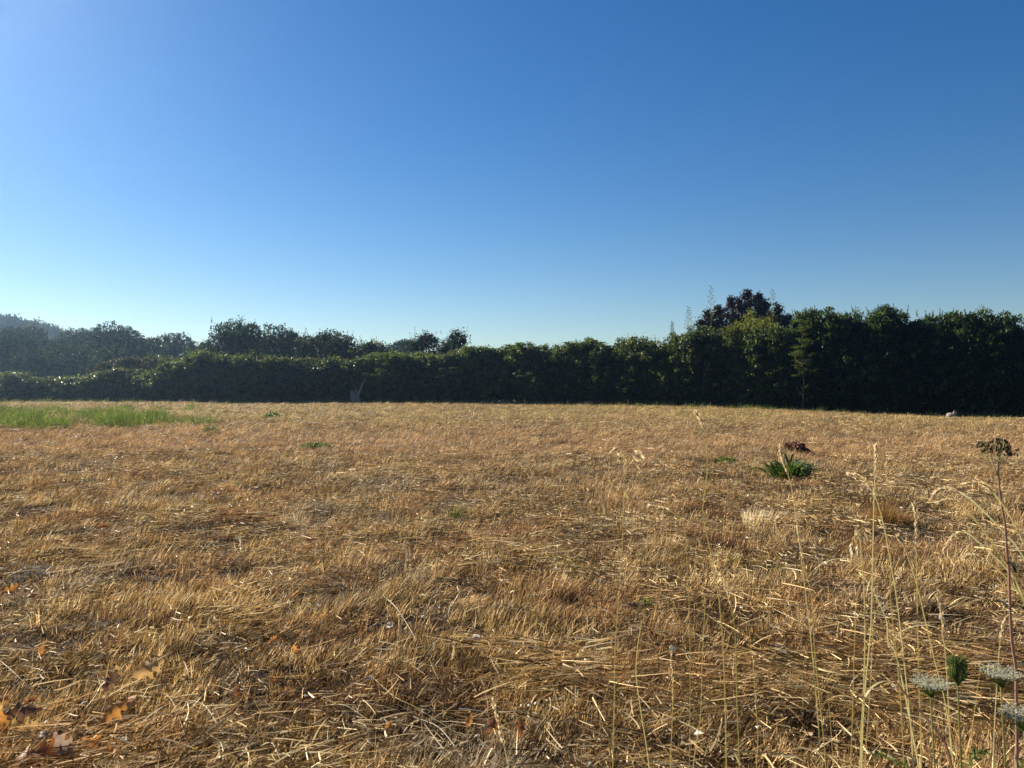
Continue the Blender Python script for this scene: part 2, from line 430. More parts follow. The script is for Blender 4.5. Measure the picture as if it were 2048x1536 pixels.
# ---------------------------------------------------------------- scatter by geometry nodes (uncountable ground cover only)
def scatter(name, pts, rot, scl, idx, meshes, label, cat):
    src = bpy.data.collections.new(name + '_pieces')
    for k, me in enumerate(meshes):
        src.objects.link(bpy.data.objects.new('%s_piece_%02d' % (name, k), me))
    me = bpy.data.meshes.new(name)
    me.vertices.add(len(pts)); me.vertices.foreach_set('co', np.asarray(pts, np.float32).ravel())
    a = me.attributes.new('rot', 'FLOAT_VECTOR', 'POINT'); a.data.foreach_set('vector', np.asarray(rot, np.float32).ravel())
    a = me.attributes.new('scl', 'FLOAT_VECTOR', 'POINT'); a.data.foreach_set('vector', np.asarray(scl, np.float32).ravel())
    a = me.attributes.new('idx', 'INT', 'POINT'); a.data.foreach_set('value', np.asarray(idx, np.int32))
    o = link(name, me, label=label, cat=cat, kind='stuff')
    g = bpy.data.node_groups.new(name, 'GeometryNodeTree')
    g.interface.new_socket('Geometry', in_out='INPUT', socket_type='NodeSocketGeometry')
    g.interface.new_socket('Geometry', in_out='OUTPUT', socket_type='NodeSocketGeometry')
    N, Lk = g.nodes, g.links
    gi, go = N.new('NodeGroupInput'), N.new('NodeGroupOutput')
    ci = N.new('GeometryNodeCollectionInfo'); ci.inputs['Collection'].default_value = src
    ci.inputs['Separate Children'].default_value = True; ci.inputs['Reset Children'].default_value = True
    ip = N.new('GeometryNodeInstanceOnPoints'); ip.inputs['Pick Instance'].default_value = True
    def na(nm, ty):
        n = N.new('GeometryNodeInputNamedAttribute'); n.data_type = ty; n.inputs['Name'].default_value = nm
        return n.outputs['Attribute']
    e2r = N.new('FunctionNodeEulerToRotation')
    Lk.new(na('rot', 'FLOAT_VECTOR'), e2r.inputs[0])
    Lk.new(gi.outputs[0], ip.inputs['Points']); Lk.new(ci.outputs[0], ip.inputs['Instance'])
    Lk.new(na('idx', 'INT'), ip.inputs['Instance Index']); Lk.new(e2r.outputs[0], ip.inputs['Rotation'])
    Lk.new(na('scl', 'FLOAT_VECTOR'), ip.inputs['Scale']); Lk.new(ip.outputs[0], go.inputs[0])
    md = o.modifiers.new('scatter', 'NODES'); md.node_group = g
    return o

def wedge(rng, n, d0, d1, power, half=0.80):
    """points in front of the camera, density falling with distance as d**-power"""
    u = rng.random(n); q = 2.0 - power
    d = (d0 ** q + u * (d1 ** q - d0 ** q)) ** (1 / q)
    x = (rng.random(n) * 2 - 1) * (half * d + 0.6)
    return x, d

# -- tuft meshes
rng = np.random.default_rng(11)
def tuft(n, rad, l0, l1, lean, w, spreadk, seed, up=1.0, bendk=0.5, seg=3, mat='straw', tlo=0.0, thi=1.0):
    r = np.random.default_rng(seed)
    a = r.random(n) * 6.283; q = np.sqrt(r.random(n)) * rad
    P = np.stack([np.cos(a) * q, np.sin(a) * q, -0.012 + np.zeros(n)], 1)
    D = np.stack([np.cos(a) * q / rad * spreadk + r.normal(size=n) * 0.28 + lean[0], np.sin(a) * q / rad * spreadk + r.normal(size=n) * 0.28 + lean[1], np.full(n, up)], 1)
    L = l0 + (l1 - l0) * r.random(n) ** 1.6
    bend = np.stack([lean[0] + r.normal(size=n) * 0.5, lean[1] + r.normal(size=n) * 0.5, -0.5 * r.random(n) - 0.1], 1) * bendk
    V, F4, F3, t = blades_np(P, D, L, np.full(n, w) * (0.6 + 0.8 * r.random(n)), bend, r, seg, tlo + (thi - tlo) * r.random(n) ** 1.2)
    return np_mesh('tuft', V, [F4, F3], t, True, M[mat])

tufts = []
for s in range(6):      # 0-5 mown tufts, leaning to the right
    tufts.append(tuft(46, 0.06, 0.02, 0.085, (0.55, 0.15), 0.0044, 0.55, 100 + s))
for s in range(4):      # 6-9 longer shaggy tufts
    tufts.append(tuft(54, 0.055, 0.035, 0.125, (0.80, 0.22), 0.004, 0.5, 200 + s, bendk=0.6))
for s in range(3):      # 10-12 short stubble, tinted dark to deepen the shade between tufts
    tufts.append(tuft(64, 0.10, 0.012, 0.05, (0.4, 0.1), 0.0046, 0.9, 300 + s, tlo=0.0, thi=0.55))
for s in range(3):      # 13-15 cut stalk ends
    tufts.append(tuft(16, 0.09, 0.05, 0.12, (0.25, 0.0), 0.0042, 0.8, 400 + s, bendk=0.1, seg=2, tlo=0.5, thi=1.0))

N_T = 120000
x, d = wedge(rng, N_T, 1.7, 60.0, 1.25)
keep = np.ones(N_T, bool)
# no tufts behind the hedge line
def hedge_y(x):
    return np.interp(x, [-60, -44, 0, 27, 60], [69, 65.5, 58.5, 41, 22])
keep &= d < hedge_y(x) - 1.2
bare = vnoise(x, d, 3.2, 77) * 0.6 + vnoise(x, d, 7.5, 78) * 0.4
keep &= (rng.random(N_T) < 0.86 + 0.14 * sstep(5, 10, d))
clump = bare
x, d, clump = x[keep], d[keep], clump[keep]
n = len(x)
shag = vnoise(x, d, 1.3, 21) * 0.55 + vnoise(x, d, 4.0, 22) * 0.45
near = 1 - sstep(12, 26, d)
idx = rng.integers(0, 6, n)
m_ = shag > 0.60; idx[m_] = rng.integers(6, 10, m_.sum())
m_ = (shag < 0.36) | ((clump < 0.37) & (d < 24)); idx[m_] = rng.integers(10, 13, m_.sum())
m_ = rng.random(n) < 0.06; idx[m_] = rng.integers(13, 16, m_.sum())
band = np.exp(-((d - 16.5) / 2.6) ** 2)          # the longer orange straw band
m_ = rng.random(n) < band * 0.8; idx[m_] = rng.integers(6, 10, m_.sum())
s = (0.75 + 0.6 * rng.random(n)) * (1 + 0.055 * np.clip(d - 4, 0, 60))
hz = (0.75 + 0.55 * rng.random(n)) * s * (1 / (1 + 0.03 * np.clip(d - 5, 0, 60)))
rot = np.stack([rng.normal(size=n) * 0.16, rng.normal(size=n) * 0.16, rng.normal(size=n) * 0.7], 1)
hz = hz * (0.62 + 0.75 * sstep(0.25, 0.75, clump))
scatter('stubble_grass', np.stack([x, d, gz(x, d)], 1), rot, np.stack([s, s, hz], 1), idx, tufts,
        'short mown dry grass covering the whole field', 'grass')

# -- fallen straw mats
def mat_piece(n, rx, ry, l0, l1, ang, seed, w=0.0028, zmax=0.05, tlo=0.0, thi=1.0, mat='mat'):
    r = np.random.default_rng(seed)
    P = np.stack([r.normal(size=n) * rx, r.normal(size=n) * ry, 0.012 + r.random(n) ** 1.5 * zmax], 1)
    a = r.normal(size=n) * ang + np.where(r.random(n) < 0.5, 0, math.pi)
    D = np.stack([np.cos(a), np.sin(a), r.normal(size=n) * 0.09 + 0.05], 1)
    L = l0 + (l1 - l0) * r.random(n)
    bend = np.stack([r.normal(size=n) * 0.35, r.normal(size=n) * 0.35, -0.15 * r.random(n)], 1)
    V, F4, F3, t = blades_np(P, D, L, np.full(n, w) * (0.6 + 0.8 * r.random(n)), bend, r, 4, tlo + (thi - tlo) * r.random(n))
    return np_mesh('straw', V, [F4, F3], t, True, M[mat])
mats = []
for s_ in range(4): mats.append(mat_piece(54, 0.10, 0.07, 0.05, 0.20, 0.6, 500 + s_, w=0.0042, zmax=0.06))               # combed bundles
for s_ in range(4): mats.append(mat_piece(30, 0.08, 0.08, 0.02, 0.09, 1.6, 520 + s_, w=0.0042))                # tangled bits
for s_ in range(2): mats.append(mat_piece(8, 0.12, 0.10, 0.06, 0.24, 1.3, 540 + s_, 0.004, 0.06, 0.75, 1.0))   # pale loose stalks
NM = 22000
x, d = wedge(rng, NM, 1.7, 30.0, 1.3)
wind = vnoise(x * 0.5, d * 1.6, 0.8, 31) * 0.6 + vnoise(x, d, 2.5, 32) * 0.4
heavy = np.exp(-((d - 3.15 - 0.25 * vnoise(x, d, 1.1, 36)) / 0.42) ** 2) * sstep(-0.5, 0.6, x)         # combed hay in the right foreground
left = (1 - sstep(2.75, 3.25, d)) * (1 - sstep(-0.5, 0.2, x)) * vnoise(x, d, 1.7, 39)
pr = np.clip(sstep(0.46, 0.68, wind) * 0.45 + 0.16 + heavy * 0.20 + left * 0.35, 0, 1) * (1 - 0.5 * sstep(8, 22, d))
k_ = rng.random(NM) < pr
x, d, heavy, wind, left = x[k_], d[k_], heavy[k_], wind[k_], left[k_]
n = len(x)
idx = rng.integers(4, 8, n)
m_ = rng.random(n) < np.clip(heavy * 0.8 + 0.06, 0, 1); idx[m_] = rng.integers(0, 4, m_.sum())
m_ = rng.random(n) < 0.12 + 0.5 * left; idx[m_] = rng.integers(8, 10, m_.sum())
s = (0.7 + 0.5 * rng.random(n)) * (1 + 0.04 * np.clip(d - 4, 0, 60))
rz = np.where(heavy > 0.5, rng.normal(size=n) * 0.35 + 0.15, rng.normal(size=n) * 0.7 + 0.95)
zl = gz(x, d) + 0.02 + heavy * 0.05 * rng.random(n)
scatter('fallen_straw', np.stack([x, d, zl], 1), np.stack([rng.normal(size=n) * 0.06, rng.normal(size=n) * 0.06, rz], 1), np.stack([s, s, s], 1), idx, mats,
        'loose cut straw lying combed and tangled over the field', 'straw')

# -- pale leaf crumbs and chips
def chips(seed, n=7):
    r = np.random.default_rng(seed)
    P = np.stack([r.normal(size=n) * 0.06, r.normal(size=n) * 0.06, 0.02 + r.random(n) * 0.05], 1)
    T = r.normal(size=(n, 3)) * np.array([1, 1, 0.4]); Nn = r.normal(size=(n, 3)) + np.array([0, 0, 1.0])
    L = 0.008 + 0.020 * r.random(n) ** 2
    V, F, t = leaves_np(P, T, Nn, L, L * (0.25 + 0.3 * r.random(n)), r, 0.4, r.random(n) ** 1.5)
    return np_mesh('chip', V, F, t, True, M['chip'])
M['chip'] = plant_mat('leaf_crumb', [(0, (0.16, 0.08, 0.04)), (0.45, (0.36, 0.25, 0.15)), (0.7, (0.62, 0.55, 0.42)), (1, (0.80, 0.77, 0.68))], 0.25, 0.6, 0.3, 1.0, 0.15)
x, d = wedge(rng, 2600, 1.8, 22.0, 1.2)
n = len(x)
scatter('leaf_litter', np.stack([x, d, gz(x, d) + 0.02], 1), np.stack([rng.normal(size=n) * 0.2, rng.normal(size=n) * 0.2, rng.random(n) * 6.3], 1),
        np.repeat((0.6 + 0.8 * rng.random(n))[:, None], 3, 1), rng.integers(0, 4, n), [chips(600 + k) for k in range(4)],
        'crumbs of pale and brown dead leaf among the stubble', 'leaf litter')

# -- green regrowth on the left
gt = []
for s_ in range(4): gt.append(tuft(70, 0.16, 0.16, 0.48, (0.08, 0.0), 0.010, 0.55, 700 + s_, up=1.2, bendk=0.7, mat='greengrass'))
for s_ in range(2): gt.append(tuft(40, 0.2, 0.08, 0.25, (0.1, 0.0), 0.012, 0.9, 720 + s_, bendk=0.7, mat='greengrass'))
for s_ in range(2): gt.append(tuft(34, 0.14, 0.35, 0.75, (0.1, 0.0), 0.008, 0.3, 740 + s_, up=1.6, bendk=0.4, mat='greengrass'))
P_, S_, I_ = [], [], []
r = np.random.default_rng(91)
while len(P_) < 1400:
    px = r.random() ** 1.35 * 640 - 190; py = 817 + r.random() ** 0.8 * 48
    fall = 1 - sstep(330, 480, px) * 0.97
    cl = vnoise(np.array([px]), np.array([py * 3]), 0.028, 5)[0]
    if r.random() > fall * np.clip((cl - 0.18) * 2.0, 0.10, 1): continue
    if py > 852 + 12 * cl - 0.012 * px: continue
    p = ground_at(px, py)
    P_.append(p); q = 0.65 + 0.6 * r.random(); S_.append((q, q, q * (0.55 + 0.55 * cl) * (0.5 + 0.5 * fall)))
    u = r.random()
    I_.append(int(r.integers(0, 4)) if u < 0.6 else int(r.integers(4, 6)) if u < 0.9 else int(r.integers(6, 8)))
n = len(P_)
scatter('green_grass', np.array(P_), np.stack([r.normal(size=n) * 0.08, r.normal(size=n) * 0.08, r.random(n) * 6.3], 1), np.array(S_), np.array(I_), gt,
        'patch of taller fresh green grass at the left of the field', 'grass')

# -- uncut grass and weeds along the hedge foot
ft = []
for s_ in range(4): ft.append(tuft(46, 0.16, 0.15, 0.55, (0.05, 0.0), 0.012, 0.5, 760 + s_, up=1.4, bendk=0.6, mat='greengrass'))
P_, S_, I_ = [], [], []
for k in range(1500):
    xx = -52 + r.random() * 90; yy = float(hedge_y(xx)) - 1.0 - abs(r.normal()) * 0.8
    P_.append((xx, yy, gzf(xx, yy))); q = 0.5 + 0.6 * r.random(); S_.append((q, q, q * (0.5 + r.random() * 0.6))); I_.append(int(r.integers(0, 4)))
n = len(P_)
scatter('hedge_foot_grass', np.array(P_), np.stack([r.normal(size=n) * 0.1, r.normal(size=n) * 0.1, r.random(n) * 6.3], 1), np.array(S_), np.array(I_), ft,
        'rough uncut grass and weeds along the foot of the hedge', 'grass')

# ---------------------------------------------------------------- trees and bushes
def crown_mesh(name, lobes, mat, leaf, seed, clumps_m2=5.0, per=40, crad=0.26, up=0.35, inner=700, innersize=0.34, aspect=0.55, drop_ground=True, extra=None, keep_in=0.25):
    """leaf clumps over the union of lobes: (centre, radii) pairs"""
    r = np.random.default_rng(seed)
    C = np.array([l[0] for l in lobes], float); RR = np.array([l[1] for l in lobes], float)
    cen, out = [], []
    for c, q in zip(C, RR):
        area = 4 * math.pi * ((q[0] * q[1]) ** 1.6 + (q[0] * q[2]) ** 1.6 + (q[1] * q[2]) ** 1.6) ** (1 / 1.6) / 3 ** (1 / 1.6)
        k = max(6, int(area * clumps_m2))
        dv = norm(r.normal(size=(k, 3)))
        rad = 0.72 + 0.36 * r.random(k) ** 0.8
        p = c + dv * q * rad[:, None]
        # keep only what lies near the outside of the union
        dd = np.min(np.linalg.norm((p[:, None, :] - C[None]) / RR[None], axis=2), axis=1)
        ok = (dd > 0.70) | (r.random(k) < keep_in)
        if drop_ground: ok &= p[:, 2] > 0.05
        cen.append(p[ok]); out.append((dv / q)[ok])
    cen = np.concatenate(cen); out = norm(np.concatenate(out))
    k = len(cen)
    cnt = r.integers(int(per * 0.5), int(per * 1.5), k)
    ci = np.repeat(np.arange(k), cnt); n = len(ci)
    csz = crad * (0.6 + 0.8 * r.random(k))
    P = cen[ci] + norm(r.normal(size=(n, 3))) * (csz[ci] * r.random(n) ** 0.55)[:, None] * np.array([1, 1, 0.8])
    T = out[ci] * 0.7 + r.normal(size=(n, 3)) * 0.8 + np.array([0, 0, up])
    Nn = r.normal(size=(n, 3)) * 0.7 + np.array([0, 0, 0.9]) + out[ci] * 0.4
    L = leaf * (0.6 + 0.8 * r.random(n))
    ct = r.random(k)
    tint = np.clip(ct[ci] * 0.55 + r.random(n) * 0.5, 0, 1)
    Vs, Fs, Ts = leaves_np(P, T, Nn, L, L * aspect * (0.8 + 0.4 * r.random(n)), r, tint=tint)
    Vl, Fl, Tl, off = [Vs], [Fs], [Ts], len(Vs)
    if inner:  # oversized dark leaves added inside to stop sun leaking through the crown
        li = r.integers(0, len(C), inner)
        p = C[li] + norm(r.normal(size=(inner, 3))) * RR[li] * (0.62 * r.random(inner) ** 0.4)[:, None]
        p = p[p[:, 2] > 0.1]; m2 = len(p)
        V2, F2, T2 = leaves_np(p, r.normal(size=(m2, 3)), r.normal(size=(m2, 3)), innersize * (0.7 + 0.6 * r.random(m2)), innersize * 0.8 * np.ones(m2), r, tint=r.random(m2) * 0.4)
        Vl.append(V2); Fl.append(F2 + off); Tl.append(T2); off += len(V2)
    if extra:
        for (V2, F2, T2) in extra:
            Vl.append(V2); Fl.append(F2 + off); Tl.append(T2); off += len(V2)
    return np_mesh(name, np.concatenate(Vl), np.concatenate(Fl), np.concatenate(Tl), True, M[mat])

def shoots(r, base_pts, h0, h1, leaf, spreadk=0.5, aspect=0.35, step=0.045, droop=0.0):
    """upright leafy shoots"""
    P, T, Nn, L = [], [], [], []
    for bp in base_pts:
        h = h0 + (h1 - h0) * r.random()
        ln = np.array([r.normal() * 0.18, r.normal() * 0.18, 1.0])
        k = max(5, int(h / step))
        for q in range(k):
            s_ = q / k
            a = q * 2.4 + r.random()
            P.append(np.array(bp) + ln * h * s_)
            T.append((math.cos(a) * spreadk, math.sin(a) * spreadk, 0.9 - droop))
            Nn.append((math.cos(a), math.sin(a), 0.2 + 0.5 * r.random()))
            L.append(leaf * (1.1 - 0.5 * s_) * (0.8 + 0.4 * r.random()))
    P, T, Nn, L = map(np.array, (P, T, Nn, L))
    return leaves_np(P, T, Nn, L, L * aspect, r)

def fans(r, base_pts, rad, leaf):
    """drooping pinnate fronds in rosettes (sumac-like tops)"""
    P, T, Nn, L = [], [], [], []
    for bp in base_pts:
        for q in range(9):
            a = q * 6.283 / 9 + r.random() * 0.5; e = 0.25 + 0.6 * r.random()
            ln = rad * (0.7 + 0.5 * r.random())
            for s_ in np.linspace(0.12, 1, 11):
                c = np.array(bp) + np.array([math.cos(a) * ln * s_, math.sin(a) * ln * s_, ln * (e * s_ - 0.75 * s_ * s_)])
                for sd in (-1, 1):
                    P.append(c); T.append((math.cos(a) * 0.7 - math.sin(a) * sd, math.sin(a) * 0.7 + math.cos(a) * sd, -0.25)); Nn.append((r.normal() * 0.2, r.normal() * 0.2, 1)); L.append(leaf * (1.1 - 0.5 * s_))
    P, T, Nn, L = map(np.array, (P, T, Nn, L))
    return leaves_np(P, T, Nn, L, L * 0.34, r)

def trunk_mesh(h, rad, lobes, seed, stems=1):
    r = random.Random(seed); mb = MB()
    for sidx in range(stems):
        ox, oy = (0, 0) if stems == 1 else (r.uniform(-0.5, 0.5), r.uniform(-0.3, 0.3))
        pts = [(ox, oy, -0.15), (ox + r.uniform(-.05, .05) * h * .3, oy, h * 0.35), (ox + r.uniform(-.1, .1) * h * .3, oy + r.uniform(-.05, .05) * h * .3, h * 0.7)]
        mb.tube(pts, [rad * 1.25, rad * 0.9, rad * 0.45], 7)
        for (c, q) in (lobes if stems == 1 else lobes[sidx::stems]):
            st = Vector(pts[1]).lerp(Vector(pts[2]), r.random() * 0.8)
            mid = st.lerp(Vector(c), 0.5) + Vector((0, 0, 0.08 * h))
            mb.tube([st, mid, Vector(c) + Vector((0, 0, q[2] * 0.4))], [rad * 0.45, rad * 0.3, rad * 0.1], 5)
    return mb.build('trunk', M['bark'])

def plant(name, base, trunk, crown, label, cat, group=None, rotz=0.0):
    o = link(name, None, loc=base, label=label, cat=cat, group=group, rot=(0, 0, rotz))
    o.empty_display_size = 0.5
    link('trunk', trunk, o); link('crown', crown, o)
    return o

def tree_lobes(h, wd, seed, n=9, low=0.28, flat=0.8):
    r = random.Random(seed); L = []
    for k in range(n):
        a = r.uniform(0, 6.283); q = r.uniform(0.15, 0.62) if k else 0.0
        zz = low + (0.92 - low) * (k / (n - 1)) if n > 1 else 0.6
        env = math.sin(math.pi * min(1, max(0.12, (zz - low * 0.6) / (1.12 - low * 0.6)))) ** 0.7
        rr = wd * 0.5 * r.uniform(0.46, 0.68) * (0.6 + 0.4 * env)
        L.append(((math.cos(a) * q * wd * 0.5 * env * 1.25, math.sin(a) * q * wd * 0.5 * env * 1.25, zz * h - rr * 0.45), (rr, rr, rr * flat)))
    return L

def hedge_depth(px):
    k = (px - CX) / FPX
    lo, hi = 15.0, 90.0
    for _ in range(40):
        md = (lo + hi) / 2
        if md < float(hedge_y(k * md)): lo = md
        else: hi = md
    return lo + 0.9

def bush_lobes(wd, h, dep, seed, lo=0.89, sag=0.14):
    r = random.Random(seed)
    L = [((-wd * 0.25, -0.2, h * 0.24), (wd * 0.40, dep * 0.45, h * 0.30)), ((wd * 0.25, -0.2, h * 0.24), (wd * 0.40, dep * 0.45, h * 0.30)),
         ((r.uniform(-.12, .12) * wd, 0.1, h * 0.5), (wd * 0.5, dep * 0.45, h * 0.28))]
    nt_ = max(3, int(wd * 1.3))
    for k in range(nt_):
        x_ = ((k + 0.5) / nt_ - 0.5) * wd * 0.95 + r.uniform(-0.1, 0.1) * wd
        rr = wd * r.uniform(0.17, 0.26)
        top = h * (r.uniform(lo, 1.0) - sag * (abs(x_) / (wd * 0.5)) ** 1.6)
        L.append(((x_, 0.45 + r.uniform(-0.2, 0.2) * dep, top - h * 0.19), (rr, dep * 0.36, h * 0.19)))
    return L

def bush(kind, px, top, wpx, label, cat='bush', dd=0.0, seed=None, group='bushes of the hedge', widen=1.16):
    d = hedge_depth(px) + dd
    X = (px - CX) / FPX * d
    zb = gzf(X, d)
    h = CAM_H + (HY - top) / FPX * d - zb
    wd = wpx / FPX * d * widen
    seed = seed or abs(int(px * 7 + top)) + 1
    r = np.random.default_rng(seed)
    dep = 3.0
    lobes = bush_lobes(wd, h * {'laurel': 1.0, 'sumac': 1.0, 'hedge': 1.02}.get(kind, 1.02), dep, seed, 0.93 if kind == 'laurel' else 0.89, 0.09 if kind == 'laurel' else 0.14)
    tops = lobes[3:]
    ex = None; kw = dict(clumps_m2=5.5, per=36, crad=0.26, inner=int(900 * wd * h / 4), innersize=0.34)
    mat, leaf, asp = 'hedge', 0.13, 0.55
    if kind == 'laurel':
        mat, leaf, asp = 'laurel', 0.16, 0.40
        bp = [np.array(c) + np.array([r.normal() * q[0] * 0.6, r.normal() * q[1] * 0.5, q[2] * (0.55 + 0.35 * r.random())]) for (c, q) in tops for _ in range(7)]
        ex = [shoots(r, bp, 0.25, 0.62, 0.17, 0.42, 0.34)]
    elif kind == 'sumac':
        mat, leaf, asp = 'sumac', 0.15, 0.42
        bp = [np.array(c) + np.array([r.normal() * q[0] * 0.6, r.normal() * q[1] * 0.7, q[2] * (0.6 + 0.4 * r.random())]) for (c, q) in tops for _ in range(5)]
        ex = [fans(r, bp, 0.42, 0.15)]
    elif kind == 'bramble':
        mat, leaf, asp = 'bramble', 0.13, 0.7
        kw.update(per=30)
        bp = [np.array(c) + np.array([r.normal() * q[0] * 0.7, r.normal() * q[1] * 0.5, q[2] * 0.7]) for (c, q) in tops for _ in range(3)]
        ex = [shoots(r, bp, 0.15, 0.5, 0.12, 0.7, 0.5)]
    elif kind == 'brown':
        mat, leaf, asp = 'browning', 0.12, 0.6
    elif kind == 'bamboo':
        mat, leaf, asp = 'bamboo', 0.17, 0.2
        bp = [np.array(c) + np.array([r.normal() * q[0] * 0.6, r.normal() * q[1] * 0.5, q[2] * 0.5]) for (c, q) in tops for _ in range(4)]
        ex = [shoots(r, bp, 0.5, 1.1, 0.16, 0.8, 0.16, 0.05)]
        kw.update(per=22)
    elif kind == 'olive':
        mat, leaf, asp = 'olive', 0.12, 0.22
        bp = [np.array(c) + np.array([r.normal() * q[0] * 0.6, r.normal() * q[1] * 0.5, q[2] * 0.5]) for (c, q) in tops for _ in range(6)]
        ex = [shoots(r, bp, 0.4, 0.9, 0.12, 0.5, 0.2, 0.04)]
    else:
        bp = [np.array(c) + np.array([r.normal() * q[0] * 0.6, r.normal() * q[1] * 0.5, q[2] * 0.6]) for (c, q) in tops for _ in range(7)]
        ex = [shoots(r, bp, 0.2, 0.75, 0.12, 0.6, 0.45)]
    cr = crown_mesh('crown', lobes, mat, leaf, seed, aspect=asp, extra=ex, **kw)
    tr = trunk_mesh(h * 0.8, 0.06, lobes, seed, stems=3)
    nm = {'laurel': 'laurel_bush', 'sumac': 'sumac_bush', 'bramble': 'bramble_bush', 'brown': 'browning_bush', 'bamboo': 'bamboo_clump', 'olive': 'grey_bush'}.get(kind, 'hedge_bush')
    return plant(nm, (X, d, zb), tr, cr, label, cat, group, math.atan2(-0.5, 1) * 0.6 if px > 1024 else -0.12)

H = [
 ('bramble', 12, 745, 100, 'low bramble bush at the far left end of the hedge'),
 ('bramble', 92, 755, 90, 'lowest bramble mound in the hedge, second from its left end'),
 ('bramble', 160, 750, 95, 'rounded bramble mound below the dark woodland on the left'),
 ('bramble', 232, 738, 95, 'sunlit bramble bush just left of where the hedge starts to rise'),
 ('bramble', 300, 742, 85, 'bramble bush stepping up towards the taller hedge, in front of the brownish bush'),
 ('hedge', 350, 716, 85, 'leafy bush where the hedge first rises above the brambles'),
 ('hedge', 408, 704, 95, 'rounded leafy hedge bush below and left of the round-headed oak'),
 ('hedge', 468, 706, 95, 'rounded leafy hedge bush directly below the round-headed oak'),
 ('hedge', 528, 713, 90, 'dark hedge bush between the round oak and the dome-headed tree'),
 ('hedge', 588, 713, 95, 'dark hedge bush below the dome-headed tree'),
 ('hedge', 650, 713, 95, 'level-topped dark hedge bush left of the pale stump'),
 ('hedge', 712, 716, 90, 'dark hedge bush right above the pale stump'),
 ('sumac', 775, 701, 100, 'hedge bush with sunlit fronds just right of the pale stump'),
 ('hedge', 838, 705, 95, 'hedge bush under the small round pine'),
 ('hedge', 900, 697, 95, 'hedge bush below the two twiggy-topped trees in the middle'),
 ('sumac', 962, 684, 100, 'frond-topped bush left of the middle of the hedge, beside the twiggy trees'),
 ('sumac', 1045, 677, 120, 'bush with the clearest palm-like fronds against the sky, mid hedge'),
 ('hedge', 1115, 692, 85, 'slightly lower bush in the dip right of the palm-like fronds'),
 ('sumac', 1185, 674, 110, 'frond-topped bush right of the dip in the middle of the hedge'),
 ('hedge', 1245, 670, 90, 'twiggy dark bush halfway between the dip and the purple tree'),
 ('hedge', 1302, 671, 90, 'glossy-leaved dark bush right of the twiggy one, left of the purple tree'),
 ('hedge', 1355, 660, 90, 'hedge bush below the thin bamboo plume that stands left of the purple tree'),
 ('hedge', 1410, 651, 95, 'green bush below the left flank of the purple tree'),
 ('hedge', 1468, 650, 95, 'green bush below the top of the purple tree'),
 ('bamboo', 1502, 618, 80, 'yellow-green sunlit bamboo clump below the top of the purple tree'),
 ('bamboo', 1541, 622, 54, 'small yellow-green bamboo clump below the right flank of the purple tree'),
 ('hedge', 1530, 655, 90, 'green bush below the right flank of the purple tree'),
 ('hedge', 1585, 640, 85, 'green bush behind the small yellowish tiered tree'),
 ('laurel', 1642, 612, 95, 'leftmost tall laurel, with a spire of shoots, right of the tiered tree'),
 ('laurel', 1700, 622, 90, 'tall laurel between the spired one and the broad rounded one'),
 ('laurel', 1755, 611, 110, 'broad round-topped laurel left of the notch in the tall hedge'),
 ('laurel', 1838, 632, 85, 'laurel with a forked top just right of the notch in the tall hedge'),
 ('laurel', 1895, 616, 105, 'dense laurel left of the one with the tallest bare-tipped shoots'),
 ('laurel', 1958, 612, 110, 'laurel with the tallest shoots, above and right of the cat'),
 ('laurel', 2016, 640, 90, 'laurel whose top slopes down at the right end of the hedge'),
 ('olive', 2062, 664, 80, 'fine-leaved grey-green bush cut by the right edge of the photo'),
 ('laurel', 2135, 650, 110, 'laurel just past the right edge, next to the fine-leaved grey-green bush'),
 ('laurel', 2225, 640, 120, 'outermost laurel past the right edge of the photo'),
 ('bramble', -80, 748, 110, 'bramble bush just past the left edge of the photo'),
 ('bramble', -180, 745, 120, 'outermost bramble bush past the left edge of the photo'),
]
for (k, px, top, wp, lab) in H:
    dd = {'bamboo': 1.0, 'bramble': 0.3}.get(k, 0.0) + ((px * 37) % 11) / 11.0 * 0.7 - 0.35
    bush(k, px, top, wp, lab, dd=dd, cat='bamboo' if k == 'bamboo' else 'bush')
bush('brown', 252, 716, 90, 'brownish seedy bush rising behind the brambles', dd=4.0)
bush('hedge', 305, 706, 70, 'olive green bush behind the brambles, right of the brownish bush', dd=5.5)

